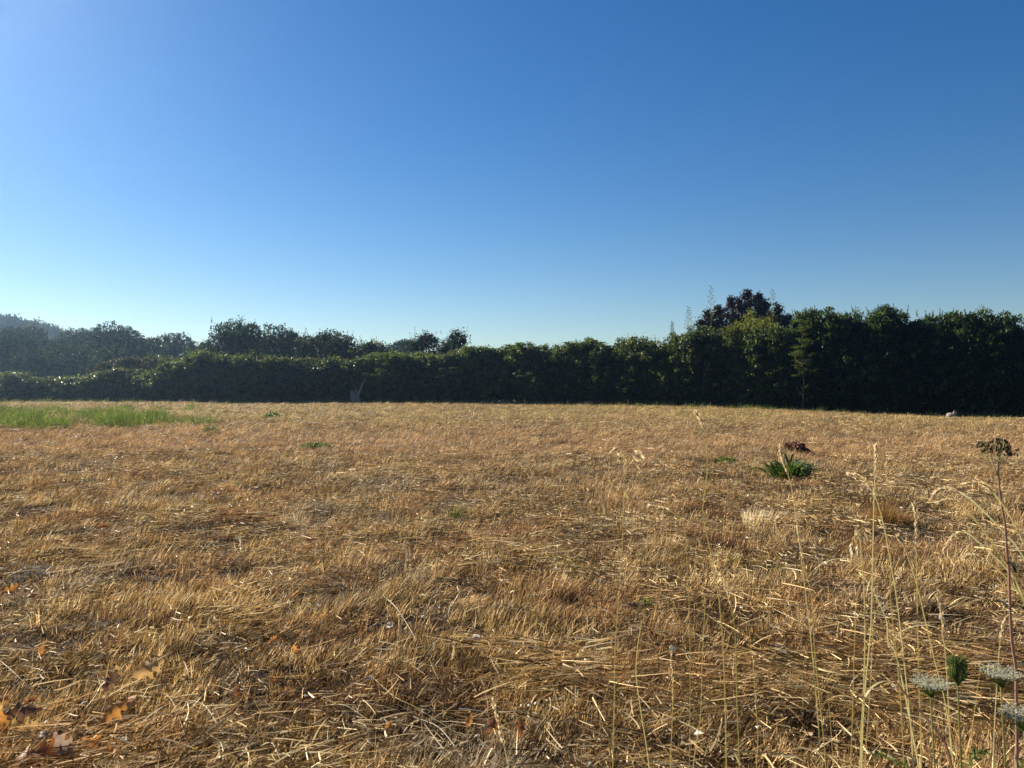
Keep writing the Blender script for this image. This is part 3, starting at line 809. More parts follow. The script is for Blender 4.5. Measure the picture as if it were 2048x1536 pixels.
# trees beyond the hedge: px centre, top row, width px, depth, material, leaf, label
TREES = [
 (452, 636, 98, 78, 'oak', 0.22, 'round_tree', 'round-headed oak standing clear above the hedge on the left', 0.35),
 (345, 664, 84, 115, 'pine', 0.26, 'dark_tree', 'dark layered tree between the woodland and the round-headed oak', 0.3),
 (565, 662, 100, 82, 'oak', 0.22, 'broadleaf_tree', 'dome-headed tree right of the round oak', 0.3),
 (512, 680, 60, 90, 'oak', 0.22, 'broadleaf_tree', 'small tree filling the gap between round oak and dome-headed tree', 0.3),
 (640, 672, 66, 78, 'oak', 0.20, 'broadleaf_tree', 'left of the two loose-crowned trees behind the level hedge', 0.3),
 (686, 668, 76, 76, 'oak', 0.20, 'broadleaf_tree', 'right of the two loose-crowned trees behind the level hedge', 0.3),
 (738, 688, 62, 74, 'hedge', 0.18, 'broadleaf_tree', 'low feathery tree behind the hedge above the pale stump', 0.25),
 (811, 689, 56, 125, 'pine', 0.26, 'umbrella_pine', 'small smooth-domed pine in the gap right of the stump', 0.5),
 (860, 668, 66, 74, 'oak', 0.18, 'broadleaf_tree', 'left of the two twiggy-topped trees near the middle', 0.3),
 (912, 668, 62, 73, 'oak', 0.18, 'broadleaf_tree', 'right of the two twiggy-topped trees near the middle', 0.3),
 (245, 648, 124, 105, 'oak', 0.26, 'broadleaf_tree', 'big tree at the right edge of the left woodland', 0.12),
 (160, 656, 120, 112, 'oak', 0.26, 'broadleaf_tree', 'big dark tree in the middle of the left woodland', 0.1),
 (75, 662, 130, 108, 'oak', 0.26, 'broadleaf_tree', 'big dark tree of the left woodland, second from the left edge', 0.1),
 (-10, 660, 120, 96, 'oak', 0.26, 'broadleaf_tree', 'tree with a browned flank cut by the left edge of the photo', 0.1),
 (-110, 655, 130, 100, 'oak', 0.26, 'broadleaf_tree', 'woodland tree just past the left edge of the photo', 0.1),
 (120, 692, 110, 98, 'oak', 0.24, 'broadleaf_tree', 'shorter dark tree in front of the two big woodland trees', 0.05),
 (205, 690, 100, 97, 'oak', 0.24, 'broadleaf_tree', 'shorter dark tree in front of the right edge of the woodland', 0.05),
 (40, 700, 100, 92, 'oak', 0.24, 'broadleaf_tree', 'shorter dark tree behind the leftmost brambles', 0.05),
 (300, 678, 70, 120, 'oak', 0.26, 'broadleaf_tree', 'low rounded tree between woodland and dark layered tree', 0.2),
 (772, 692, 60, 88, 'oak', 0.22, 'broadleaf_tree', 'low tree filling the skyline left of the small smooth-domed pine', 0.2),
 (605, 680, 56, 92, 'oak', 0.22, 'broadleaf_tree', 'low tree between the dome-headed tree and the loose-crowned pair', 0.2),
 (400, 682, 60, 105, 'oak', 0.24, 'broadleaf_tree', 'low tree just left of the round-headed oak', 0.2),
]
for i, (px, top, wp, d, mt, lf, nm, lab, low) in enumerate(TREES):
    if 480 < px < 930: top -= 8; wp *= 1.12
    X = (px - CX) / FPX * d; h = CAM_H + (HY - top) / FPX * d; wd = wp / FPX * d * 1.3
    sd = 3000 + i * 17
    lobes = tree_lobes(h, wd, sd, 12 if wd > 5 else 8, low=low, flat=0.75)
    if nm == 'umbrella_pine':
        lobes = [((0, 0, h * 0.78), (wd * 0.5, wd * 0.5, h * 0.2)), ((0.3, 0, h * 0.84), (wd * 0.36, wd * 0.36, h * 0.16))]
    area = sum(l[1][0] ** 2 for l in lobes)
    per = 20
    r = np.random.default_rng(sd)
    ex = None
    if nm != 'umbrella_pine':
        bp = [np.array(c) + np.array([r.normal() * q[0] * 0.6, r.normal() * q[1] * 0.6, q[2] * 0.65]) for (c, q) in lobes[-6:] for _ in range(4)]
        ex = [shoots(r, bp, 0.3, 0.9, lf, 0.8, 0.5, 0.09)]
    cr = crown_mesh('crown', lobes, mt, lf, sd, clumps_m2=1.9, per=per, crad=0.48, inner=int(500 + wd * h * 14), innersize=0.5, aspect=0.62, extra=ex, keep_in=0.15)
    plant(nm, (X, d, 0), trunk_mesh(h, 0.025 * h, lobes, sd), cr, lab, 'tree', 'trees beyond the hedge')

# the purple-leaved tree: several upright spires
d = 62.0; X = (1483 - CX) / FPX * d; h = CAM_H + (HY - 578) / FPX * d
lobes = []
for (px, top, wp) in [(1495, 580, 36), (1462, 599, 40), (1438, 612, 40), (1414, 622, 40), (1396, 640, 40), (1530, 600, 40), (1552, 610, 38), (1570, 630, 34), (1480, 598, 36), (1514, 588, 34)]:
    xx = (px - 1483) / FPX * d; tz = CAM_H + (HY - top) / FPX * d; rr = wp / FPX * d * 0.72
    for q, (f, sc_) in enumerate([(0.0, 0.30), (0.8, 0.62), (1.7, 1.0), (3.0, 1.25)]):
        lobes.append(((xx + 0.12 * math.sin(px + q), 0.7 * math.sin(px * 1.7 + q), tz - 0.45 - f), (rr * sc_, rr * sc_, 0.6 + 0.25 * q)))
for (px, top, wp, hp) in [(1484, 612, 150, 40), (1440, 630, 90, 34), (1535, 622, 90, 36)]:
    lobes.append((((px - 1483) / FPX * d, 0.3, CAM_H + (HY - top - hp) / FPX * d), (wp / FPX * d * 0.5, 1.4, hp / FPX * d)))
r = np.random.default_rng(5)
bp = [np.array(lobes[k * 4][0]) + np.array([r.normal() * 0.25, r.normal() * 0.25, 0.05 - 0.5 * r.random()]) for k in range(10) for _ in range(6)]
cr = crown_mesh('crown', lobes, 'purple', 0.12, 55, clumps_m2=4.2, per=30, crad=0.28, inner=2600, innersize=0.35, aspect=0.55, extra=[shoots(r, bp, 0.3, 0.75, 0.15, 0.6, 0.5)])
plant('purple_tree', (X, d, 0), trunk_mesh(h * 0.9, 0.16, lobes[::4], 5), cr, 'dark purple-leaved tree with several spires above the right half of the hedge', 'tree')

# thin bamboo plumes above the hedge
def plume(px, top, bot, d, label, seed, w=0.30):
    r = np.random.default_rng(seed)
    b_ = ray(px, bot, d); t_ = ray(px, top, d)
    h = t_.z - 0.0; H_ = t_.z
    o = link('bamboo_shoot', None, loc=(b_.x, d, gzf(b_.x, d)), label=label, cat='bamboo', group='bamboo shoots above the hedge')
    mb = MB()
    pts = [(0, 0, 0), (0.03, 0, H_ * 0.5), (0.0, 0, H_ * 0.8), (0.05, 0, H_)]
    mb.tube(pts, [0.02, 0.017, 0.01, 0.004], 5, 0.6)
    P, T, Nn, L = [], [], [], []
    z0 = H_ - (t_.z - b_.z)
    for k in range(26):
        s_ = k / 26; z = z0 + (H_ - z0) * s_; a = k * 2.4; ln = w * (1.15 - s_)
        e = Vector((math.cos(a) * ln, math.sin(a) * ln, ln * 0.9))
        mb.tube([(0.02, 0, z), tuple(Vector((0.02, 0, z)) + e)], [0.004, 0.002], 3, 0.5)
        for q in range(9):
            c = Vector((0.02, 0, z)) + e * (0.35 + 0.65 * q / 9)
            P.append(c); T.append((math.cos(a) + r.normal() * 0.6, math.sin(a) + r.normal() * 0.6, r.normal() * 0.5 + 0.2)); Nn.append(r.normal(size=3)); L.append(0.09 + 0.05 * r.random())
    link('culm', mb.build('culm', M['greenstalk']), o)
    V, F, t = leaves_np(np.array(P, float), np.array(T), np.array(Nn), np.array(L), np.array(L) * 0.2, r)
    link('foliage', np_mesh('foliage', V, F, t, True, M['larch']), o)
plume(1422, 569, 642, 54, 'tall thin bamboo plume against the sky left of the purple tree top', 1, 0.42)
plume(1377, 612, 662, 53, 'short thin bamboo plume left of the purple tree, the farthest left', 2, 0.30)
plume(1545, 570, 632, 55, 'thin bamboo plume against the sky right of the purple tree top', 3, 0.36)
plume(1344, 642, 672, 53, 'tiny bare bamboo tip poking from the hedge left of all plumes', 4, 0.10)

# small tiered yellowish tree standing in front of the hedge
d = hedge_depth(1605) - 2.0; X = (1605 - CX) / FPX * d; zb = gzf(X, d); h = CAM_H + (HY - 636) / FPX * d - zb
r = np.random.default_rng(77)
o = link('tiered_tree', None, loc=(X, d, zb), label='slim yellowish young tree with tiered sprays in front of the hedge', cat='tree')
mb = MB(); mb.tube([(0, 0, -0.1), (0.08, 0, h * 0.3), (-0.03, 0, h * 0.6), (0, 0, h * 0.97)], [0.035, 0.03, 0.02, 0.008], 6)
P, T, Nn, L = [], [], [], []
for k in range(44):
    s_ = 0.36 + 0.62 * r.random(); a = k * 2.4 + r.random() * 1.2; ln = (0.95 - 0.70 * s_) * (0.45 + 0.9 * r.random()) * 1.2
    st = Vector((0.02, 0, h * s_)); e = Vector((math.cos(a) * ln, math.sin(a) * ln, (0.12 + 0.25 * r.normal()) * ln))
    mb.tube([tuple(st), tuple(st + e)], [0.012, 0.004], 4)
    for q in range(34):
        c = st + e * (0.25 + 0.75 * r.random()) + Vector((r.normal() * 0.09, r.normal() * 0.09, r.normal() * 0.035))
        P.append(c); T.append((math.cos(a) + r.normal() * 0.7, math.sin(a) + r.normal() * 0.7, -0.1 + r.normal() * 0.25)); Nn.append((r.normal() * 0.3, r.normal() * 0.3, 1)); L.append(0.10 + 0.06 * r.random())
link('trunk', mb.build('trunk', M['bark']), o)
V, F, t = leaves_np(np.array(P, float), np.array(T), np.array(Nn), np.array(L), np.array(L) * 0.4, r)
link('crown', np_mesh('crown', V, F, t, True, M['larch']), o)

# lit sprays hanging out in front of the hedge
def spray(px, py, wpx, label, seed, mat='sumac'):
    d = hedge_depth(px) - 1.9; r = np.random.default_rng(seed); X = (px - CX) / FPX * d; zb = gzf(X, d)
    z = CAM_H + (HY - py) / FPX * d - zb; wd = wpx / FPX * d
    o = link('sumac_sapling', None, loc=(X, d, zb), label=label, cat='sapling', group='saplings in front of the hedge')
    mb = MB(); mb.tube([(0, 0.3, -0.1), (0.05, 0.1, z * 0.6), (0, 0, z)], [0.03, 0.022, 0.01], 5)
    bp = []
    for k in range(6):
        e = Vector((r.normal() * wd * 0.28, r.normal() * 0.2, z - 0.15 + r.normal() * 0.22))
        mb.tube([(0.04, 0.1, z * 0.62), tuple(e)], [0.012, 0.006], 4); bp.append(np.array(e))
    link('stem', mb.build('stem', M['bark']), o)
    V, F, t = fans(r, bp, 0.40, 0.15)
    link('foliage', np_mesh('foliage', V, F, t, True, M[mat]), o)
spray(757, 742, 52, 'sunlit sapling fronds hanging before the dark hedge right of the stump', 11)
spray(1072, 742, 60, 'sapling with broad fronds before the dark hedge below the palm-like tops', 12)
spray(888, 738, 40, 'faint sapling fronds before the dark hedge between the other two saplings', 13)

# far wood on the hill: one mass
def puff(seed):
    r = random.Random(seed)
    lb = [((r.uniform(-2, 2), r.uniform(-2, 2), 4 + r.uniform(0, 3.4)), (r.uniform(1.6, 2.8),) * 2 + (r.uniform(1.4, 2.3),)) for _ in range(7)] + [((0, 0, 2.5), (3.2, 3.2, 2.6))]
    return crown_mesh('far_crown', lb, 'oak', 0.5, seed, clumps_m2=0.55, per=13, crad=0.9, inner=140, innersize=1.6, aspect=0.65)
r = np.random.default_rng(8)
P_ = []
while len(P_) < 900:
    xx = -400 + r.random() * 440; yy = 165 + r.random() * 300
    an = math.degrees(math.atan2(xx, yy))
    if an < -42 or an > 2 or (an > -20 and yy < 210): continue
    z = float(hill_z(np.array(xx), np.array(yy)))
    if r.random() > 0.9 and z < 1: continue
    P_.append((xx, yy, z - 0.5 if an < -18 else min(z, 2) - 1.5))
n = len(P_); q = 0.8 + 0.45 * r.random(n); q = np.where(np.array(P_)[:, 2] < 4, q * 0.8, q)
scatter('far_wood', np.array(P_), np.stack([np.zeros(n), np.zeros(n), r.random(n) * 6.3], 1), np.stack([q, q, q * (0.85 + 0.3 * r.random(n))], 1), r.integers(0, 4, n), [puff(900 + k) for k in range(4)],
        'distant wood covering the low hill on the left', 'wood')

# ---------------------------------------------------------------- stump, cat, weeds
p = ground_at(712, 811); d = hedge_depth(712) - 2.0
X = (712 - CX) / FPX * d; zb = gzf(X, d)
o = link('tree_stump', None, loc=(X, d, zb), label='pale weathered stump with a leaning broken limb at the foot of the hedge', cat='stump')
mb = MB(); r = random.Random(4)
mb.tube([(0, 0, -0.1), (-0.03, 0, 0.3), (-0.06, 0, 0.62), (-0.1, 0, 0.86)], [0.46, 0.38, 0.36, 0.30], 11)
for k in range(11):
    a = k / 11 * 6.283
    mb.tube([(-0.1 + 0.25 * math.cos(a), 0.25 * math.sin(a), 0.72), (-0.1 + 0.27 * math.cos(a), 0.27 * math.sin(a), 0.90 + r.uniform(0, 0.16))], [0.08, 0.03], 5)
link('stump', mb.build('stump', M['deadwood']), o)
mb = MB(); mb.tube([(0.12, -0.1, 0.5), (0.28, -0.12, 0.95), (0.48, -0.1, 1.35), (0.72, -0.05, 1.95)], [0.14, 0.11, 0.08, 0.04], 8)
link('broken_limb', mb.build('broken_limb', M['deadwood']), o)
mb = MB(); mb.tube([(0.02, -0.2, 0.5), (0.03, -0.24, 0.95), (0.0, -0.2, 1.28)], [0.09, 0.07, 0.03], 7)
link('broken_limb', mb.build('broken_limb', M['deadwood']), o)

# cat crouching by the right hedge
cp = ground_at(1905, 841)
m, nt_, N, Lk = newmat('cat_fur')
geo = N.new('ShaderNodeTexCoord'); sp = N.new('ShaderNodeSeparateXYZ'); Lk.new(geo.outputs['Object'], sp.inputs[0])
no = N.new('ShaderNodeTexNoise'); no.inputs['Scale'].default_value = 14; Lk.new(geo.outputs['Object'], no.inputs['Vector'])
ad = N.new('ShaderNodeMath'); ad.operation = 'MULTIPLY_ADD'; ad.inputs[1].default_value = 0.12; Lk.new(no.outputs[0], ad.inputs[0]); Lk.new(sp.outputs['X'], ad.inputs[2])
mr = N.new('ShaderNodeMapRange'); mr.inputs['From Min'].default_value = 0.05; mr.inputs['From Max'].default_value = 0.12; Lk.new(ad.outputs[0], mr.inputs['Value'])
rp = ramp(N, [(0, (0.33, 0.27, 0.20)), (1, (0.09, 0.055, 0.03))]); Lk.new(mr.outputs[0], rp.inputs[0])
pb = N.new('ShaderNodeBsdfPrincipled'); pb.inputs['Roughness'].default_value = 0.85; Lk.new(rp.outputs[0], pb.inputs['Base Color'])
ou = N.new('ShaderNodeOutputMaterial'); Lk.new(pb.outputs[0], ou.inputs[0])
mb = MB()
mb.ellipsoid((-0.06, 0.06, 0.12), (0.105, 0.15, 0.115), 14, 9)
mb.ellipsoid((-0.02, -0.03, 0.13), (0.085, 0.09, 0.11), 14, 9)
mb.ellipsoid((0.03, -0.07, 0.235), (0.062, 0.06, 0.056), 14, 9)
mb.ellipsoid((0.035, -0.12, 0.222), (0.028, 0.025, 0.024), 10, 7)
mb.tube([(0.0, -0.05, 0.17), (0.03, -0.07, 0.23)], [0.06, 0.05], 10)
for sx in (-1, 1):
    mb.tube([(0.03 + sx * 0.036, -0.065, 0.262), (0.03 + sx * 0.05, -0.062, 0.325)], [0.027, 0.006], 8)
    mb.tube([(-0.01 + sx * 0.045, -0.09, 0.13), (-0.005 + sx * 0.045, -0.11, 0.02), (-0.005 + sx * 0.045, -0.15, 0.012)], [0.032, 0.024, 0.02], 8)
    mb.tube([(-0.06 + sx * 0.09, 0.06, 0.08), (-0.05 + sx * 0.10, -0.02, 0.03), (-0.05 + sx * 0.10, -0.07, 0.02)], [0.055, 0.035, 0.022], 8)
mb.tube([(-0.08, 0.19, 0.05), (-0.18, 0.16, 0.03), (-0.22, 0.06, 0.028), (-0.2, -0.02, 0.028)], [0.03, 0.024, 0.02, 0.015], 8)
cat = link('cat', mb.build('cat', m), loc=cp + Vector((0, 0, 0.05)), rot=(0, 0, 0.5), scale=(1.05, 1.05, 1.1), label='small cream and brown cat crouching on the mown grass by the right hedge', cat='cat')
rm = cat.modifiers.new('fuse', 'REMESH'); rm.mode = 'VOXEL'; rm.voxel_size = 0.009; rm.use_smooth_shade = True
sm = cat.modifiers.new('soft', 'SMOOTH'); sm.iterations = 3

# broad-leaved green weed, every leaf a part
def long_leaf(L, W, arch, seed, curl=0.2, ns=7, wav=0.12):
    r = np.random.default_rng(seed); V = []
    p = np.zeros(3); el = arch[0]
    for i in range(ns + 1):
        s_ = i / ns; w_ = W * math.sin(math.pi * (0.06 + 0.94 * s_) ** 0.8) * 0.5 + 0.002
        u = wav * W * math.sin(i * 2.1 + seed)
        for sd in (-1, 0, 1):
            V.append((p[0], sd * w_, p[2] + (abs(sd) * w_ * curl) + sd * u * 0.5))
        p = p + np.array([math.cos(el), 0, math.sin(el)]) * L / ns
        el += (arch[1] - arch[0]) / ns
    F = [(i * 3 + k, i * 3 + k + 1, i * 3 + k + 4, i * 3 + k + 3) for i in range(ns) for k in range(2)]
    t0 = r.random()
    return np.array(V), np.array(F), np.full(len(V), t0)
wp_ = ground_at(1580, 962)
o = link('broadleaf_weed', None, loc=wp_, label='bushy green broad-leaved weed standing alone in the stubble', cat='weed', scale=(1.12, 1.12, 1.4))
var = []
for k in range(8):
    V, F, t = long_leaf(0.17 + 0.016 * (k % 4) * 2, 0.036 + 0.008 * (k % 3), (1.45 - 0.10 * k, 0.35 - 0.13 * k), k, 0.35)
    var.append(np_mesh('leaf', V, F, t, True, M['weed']))
r = random.Random(3)
for k in range(120):
    a = k * 2.39996 + r.uniform(-.4, .4); q = 0.22 * r.random() ** 0.6
    link('leaf', var[r.randrange(8)], o, (math.cos(a) * q * 1.15, math.sin(a) * q, 0.13 * (1 - q / 0.24) * r.random() + 0.02), (0, 0, a), (r.uniform(0.5, 1.05), r.uniform(0.7, 1.2), r.uniform(0.55, 1.1)))
for k in range(4):
    mb = MB(); a = r.uniform(0, 6.28)
    mb.tube([(0, 0, 0), (0.05 * math.cos(a), 0.05 * math.sin(a), 0.2), (0.1 * math.cos(a), 0.1 * math.sin(a), 0.30)], [0.006, 0.005, 0.003], 5)
    link('stem', mb.build('stem', M['greenstalk']), o)

def curled_clump(name, pos, wd, h, n, leaf, mat, label, cat, seed, w_asp=0.6):
    r = np.random.default_rng(seed); o = link(name, None, loc=pos, label=label, cat=cat)
    a = r.random(n) * 6.283; q = r.random(n) ** 0.6
    z = h * (1 - q ** 1.3) * (0.4 + 0.6 * r.random(n)) + 0.02
    P = np.stack([np.cos(a) * q * wd / 2, np.sin(a) * q * wd * 0.35, z], 1)
    T = np.stack([np.cos(a) + r.normal(size=n) * 0.7, np.sin(a) + r.normal(size=n) * 0.7, 0.5 + r.normal(size=n) * 0.6], 1)
    L = leaf * (0.6 + 0.8 * r.random(n))
    V, F, t = leaves_np(P, T, r.normal(size=(n, 3)) + np.array([0, 0, .6]), L, L * w_asp, r, 0.45)
    link('foliage', np_mesh('foliage', V, F, t, True, M[mat]), o)
    mb = MB()
    for k in range(7):
        e = P[r.integers(0, n)]; mb.tube([(0, 0, -0.02), tuple(e * np.array([0.5, 0.5, 0.9])), tuple(e)], [0.006, 0.005, 0.003], 4)
    link('stem', mb.build('stem', M['redstem' if mat == 'maroon' else 'greenstalk']), o)
    return o
curled_clump('withered_weed', ground_at(1588, 909), 0.58, 0.24, 330, 0.07, 'maroon', 'withered dark maroon weed behind the bushy green one', 'weed', 21)
curled_clump('low_weed', ground_at(546, 838), 0.85, 0.24, 300, 0.10, 'weed', 'small isolated green weed near the hedge, right of the green grass', 'weed', 22, 0.4)
curled_clump('low_weed', ground_at(632, 898), 0.66, 0.12, 240, 0.07, 'weed', 'flat green weed in the stubble left of centre, below the isolated far one', 'weed', 23, 0.4)
curled_clump('low_weed', ground_at(422, 866), 0.5, 0.14, 160, 0.08, 'weed', 'little green weed at the right foot of the green grass patch', 'weed', 24, 0.4)
curled_clump('low_weed', ground_at(1453, 929), 0.34, 0.12, 120, 0.06, 'weed', 'little green weed left of the bushy green one', 'weed', 25, 0.4)
curled_clump('low_weed', ground_at(1290, 1222), 0.10, 0.06, 60, 0.025, 'weed', 'tiny grey-green weed beside a brown leaf right of centre', 'weed', 26, 0.4)

def grass_tuft(name, pos, n, rad, l0, l1, mat, label, seed, lean=(0.1, 0), up=1.3, w=0.004, spreadk=0.55, bendk=0.4):
    me = tuft(n, rad, l0, l1, lean, w, spreadk, seed, up, bendk, 3, mat)
    return link(name, me, loc=pos, label=label, cat='grass tuft')
grass_tuft('grass_tuft', ground_at(1762, 1056), 480, 0.09, 0.16, 0.33, 'rusttuft', 'upright rust orange grass tuft casting a dark shadow, right foreground', 31, w=0.0034, spreadk=0.3)
grass_tuft('grass_tuft', ground_at(1808, 1052), 240, 0.06, 0.08, 0.17, 'rusttuft', 'lower tawny grass tuft touching the right side of the rust orange one', 32, lean=(0.35, 0), w=0.0034, spreadk=0.3)
grass_tuft('grass_tuft', ground_at(913, 1042), 150, 0.05, 0.10, 0.24, 'greengrass', 'dull green upright grass tuft in the middle of the field', 33, w=0.004)
grass_tuft('grass_tuft', ground_at(1515, 1050), 420, 0.13, 0.10, 0.2, 'seed', 'pale straw tuft left of the rust orange one', 34, lean=(0.3, 0), w=0.0036)

# ---------------------------------------------------------------- tall dry stems, umbels and weeds in the right foreground
def curve(pts, n=22):
    """Catmull-Rom through 3D points"""
    P = [Vector(p) for p in pts]; P = [P[0] * 2 - P[1]] + P + [P[-1] * 2 - P[-2]]
    out = []; segs = len(P) - 3; per = max(2, n // segs)
    for i in range(segs):
        a, b_, c, e = P[i:i + 4]
        for k in range(per):
            t = k / per
            out.append(0.5 * ((2 * b_) + (c - a) * t + (2 * a - 5 * b_ + 4 * c - e) * t * t + (3 * b_ - a - 3 * c + e) * t ** 3))
    out.append(P[-2]); return out

def spikelets(mb, path, f0, f1, n, L, W, rng_, spreadk=0.5):
    """seed spikelets along the upper part of a path (path runs from base to tip)"""
    m = len(path)
    for k in range(n):
        s_ = f0 + (f1 - f0) * (k + rng_.random() * 0.7) / n
        i = min(m - 2, int(s_ * (m - 1))); q = s_ * (m - 1) - i
        p = path[i].lerp(path[i + 1], q); dr = (path[i + 1] - path[i]).normalized()
        off = Vector((rng_.gauss(0, 1), rng_.gauss(0, 1), rng_.gauss(0, 1))); off = (off - dr * off.dot(dr)).normalized()
        ax = (dr + off * spreadk).normalized(); l_ = L * rng_.uniform(0.7, 1.2)
        tt = rng_.random()
        for g_ in range(3):
            sdv = Vector((rng_.gauss(0, 1), rng_.gauss(0, 1), rng_.gauss(0, 1))).cross(ax)
            if sdv.length < 1e-4: continue
            sdv.normalize(); q0 = p + off * W * 0.2; tip = q0 + (ax + sdv * rng_.uniform(-.25, .25)).normalized() * l_
            mdp = q0.lerp(tip, 0.42)
            mb.add([tuple(q0), tuple(mdp + sdv * W * 0.42), tuple(tip), tuple(mdp - sdv * W * 0.42)], [(0, 1, 2, 3)], t=tt)

def stem(pix, d, label, head='spike', r0=0.0013, name='dry_grass_stem', mat='stalk', hl=0.16, seed=0, d_tip=None, leaf=True, headmat='seed', W=0.0036, nsp=24, L=0.014, group='tall dry grass stems in the right foreground'):
    """pix: tip first, going down; the stem is rooted in the ground at depth d"""
    rg = random.Random(seed or int(pix[0][0] * 3 + pix[0][1]))
    dt = d_tip if d_tip is not None else d
    n_ = len(pix)
    P = [ray(x, y, dt + (d - dt) * i / (n_ - 1)) for i, (x, y) in enumerate(pix)]
    last = P[-1]
    zb = gzf(last.x, last.y)
    if last.z > zb + 0.02:
        sl = (P[-1] - P[-2]); kx = sl.x / max(abs(sl.z), 1e-3) * 0.4
        base = Vector((last.x + kx * (last.z - zb), last.y, 0)); base.z = gzf(base.x, base.y) - 0.02
        P.append(base)
    else:
        P[-1].z = zb - 0.02
    base = P[-1].copy()
    path = [q - base for q in curve(P, 26)][::-1]
    o = link(name, None, loc=base, label=label, cat='grass stem' if name == 'dry_grass_stem' else 'weed', group=group)
    mb = MB(); m = len(path)
    mb.straw(path, [r0 * (1.15 - 0.55 * i / (m - 1)) for i in range(m)], rg.random())
    link('stem', mb.build('stem', M[mat]), o)
    if head:
        mb = MB()
        if head == 'spike': spikelets(mb, path, 1 - min(0.5, hl * 1.8), 1.0, int(nsp * 1.4), L, W, rg, 0.22)
        elif head == 'open': spikelets(mb, path, 1 - hl, 1.0, nsp, L * 1.2, W, rg, 0.3)
        elif head == 'brome':
            for k in range(6):
                i = int((m - 1) * (1 - hl * rg.random())); i = min(max(i, 0), m - 2); p0 = path[i]
                e = p0 + Vector((rg.uniform(-.05, .05), rg.uniform(-.03, .03), rg.uniform(-.05, .01)))
                md_ = p0.lerp(e, 0.5) + Vector((0, 0, 0.012))
                mb.tube([p0, md_, e], [0.0006, 0.0005, 0.0004], 3, 0.5)
                spikelets(mb, [p0, md_, e], 0.6, 1.0, 5, 0.016, 0.004, rg, 0.3)
        link('seed_head', mb.build('seed_head', M[headmat]), o)
    if leaf and rg.random() < 0.2:
        i = int(m * rg.uniform(0.25, 0.5)); p0 = path[i]; sx = rg.choice((-1, 1))
        V, F, t = long_leaf(rg.uniform(0.08, 0.15), 0.0026, (1.2, -0.3), rg.randrange(99), 0.2, 6, 0)
        lf_ = np_mesh('leaf', V, F, t, True, M['stalk'])
        link('leaf', lf_, o, p0, (0, 0, rg.uniform(-0.8, 0.8) + (math.pi if sx < 0 else 0)))
    return o

stem([(1392, 827), (1404, 848), (1413, 880), (1414, 950), (1405, 1020), (1418, 1090), (1438, 1200), (1448, 1350), (1452, 1536)], 1.75,
     'dry grass stem whose pale spike reaches highest, against the hedge shadow', hl=0.09, W=0.0034, L=0.016, nsp=16)
stem([(1432, 1135), (1455, 1185), (1469, 1260), (1473, 1400), (1478, 1536)], 2.0, 'green-yellow straight grass stem with a bent spike, right of centre at the bottom', mat='greenstalk', hl=0.16)
stem([(1246, 893), (1248, 930), (1247, 1000), (1244, 1100), (1237, 1200), (1230, 1300), (1228, 1420), (1225, 1536)], 1.9,
     'lone thin grass stem with a nodding brome head, left of all the tall stems', head='brome', hl=0.06, r0=0.0011)
stem([(1283, 1240), (1274, 1300), (1272, 1350), (1281, 1420), (1298, 1536)], 2.1, 'headless wavy dry stem just right of the lone brome stem', head=None, r0=0.0014)
stem([(1752, 897), (1751, 930), (1748, 985), (1745, 1100), (1741, 1250), (1727, 1400), (1722, 1536)], 1.8, 'tall upright dry stem with a stout spike, above the rust orange tuft', hl=0.13, W=0.0042, L=0.015, r0=0.0015)
stem([(1700, 948), (1720, 954), (1741, 975), (1757, 1013), (1768, 1056), (1776, 1100), (1790, 1180), (1800, 1260), (1815, 1400), (1825, 1536)], 1.85, 'dry stem with a forked head bent to the left beside the rust orange tuft', hl=0.14, W=0.005)
stem([(1828, 1010), (1831, 1040), (1832, 1080), (1832, 1120), (1833, 1180), (1836, 1340), (1839, 1440), (1841, 1536)], 1.8, 'upright pale stem with a swollen spike right of the rust orange tuft', hl=0.16, W=0.005)
stem([(1798, 1076), (1806, 1091), (1818, 1123), (1832, 1166), (1846, 1225), (1868, 1320), (1890, 1410), (1905, 1536)], 1.85, 'slanting stem with a small white tip in the shadow of the rust orange tuft', hl=0.06, W=0.006, nsp=12)
stem([(1705, 1080), (1710, 1066), (1717, 1062), (1721, 1082), (1722, 1114), (1727, 1175), (1729, 1250), (1727, 1360), (1722, 1450), (1719, 1536)], 1.75, 'stem with a hooked drooping head below the forked one', head='brome', hl=0.10)
stem([(1718, 1120), (1714, 1180), (1710, 1240), (1707, 1320), (1704, 1420), (1700, 1536)], 1.9, 'headless thin straw stem left of the hooked one', head=None, r0=0.001)
stem([(1762, 1045), (1770, 1063), (1780, 1100), (1780, 1200), (1790, 1290), (1800, 1400), (1806, 1536)], 1.95, 'thin stem with a small bent head right of the forked one', hl=0.07, nsp=16)
stem([(1727, 1155), (1748, 1185), (1764, 1220), (1773, 1245), (1776, 1290), (1798, 1335)], 2.1, 'broken kinked straw stem below the hooked head', head=None, r0=0.0018, mat='palestalk')
stem([(1741, 1300), (1775, 1342), (1808, 1385), (1845, 1428), (1876, 1468), (1902, 1536)], 1.8, 'thick pinkish stem leaning down to the right below the white umbels', head=None, r0=0.0034, mat='redstem', name='leaning_weed_stem')
stem([(1595, 1055), (1600, 1090), (1612, 1150), (1622, 1190), (1628, 1300), (1640, 1420), (1650, 1536)], 2.0, 'faint thin stem under the bushy green weed', hl=0.12, r0=0.0009, W=0.003)
stem([(1558, 895), (1566, 920), (1576, 950), (1582, 972), (1590, 1020), (1600, 1100), (1618, 1250), (1632, 1400), (1640, 1536)], 1.85, 'stem whose straw-coloured head crosses the bushy green weed', hl=0.13, W=0.005, r0=0.0011)
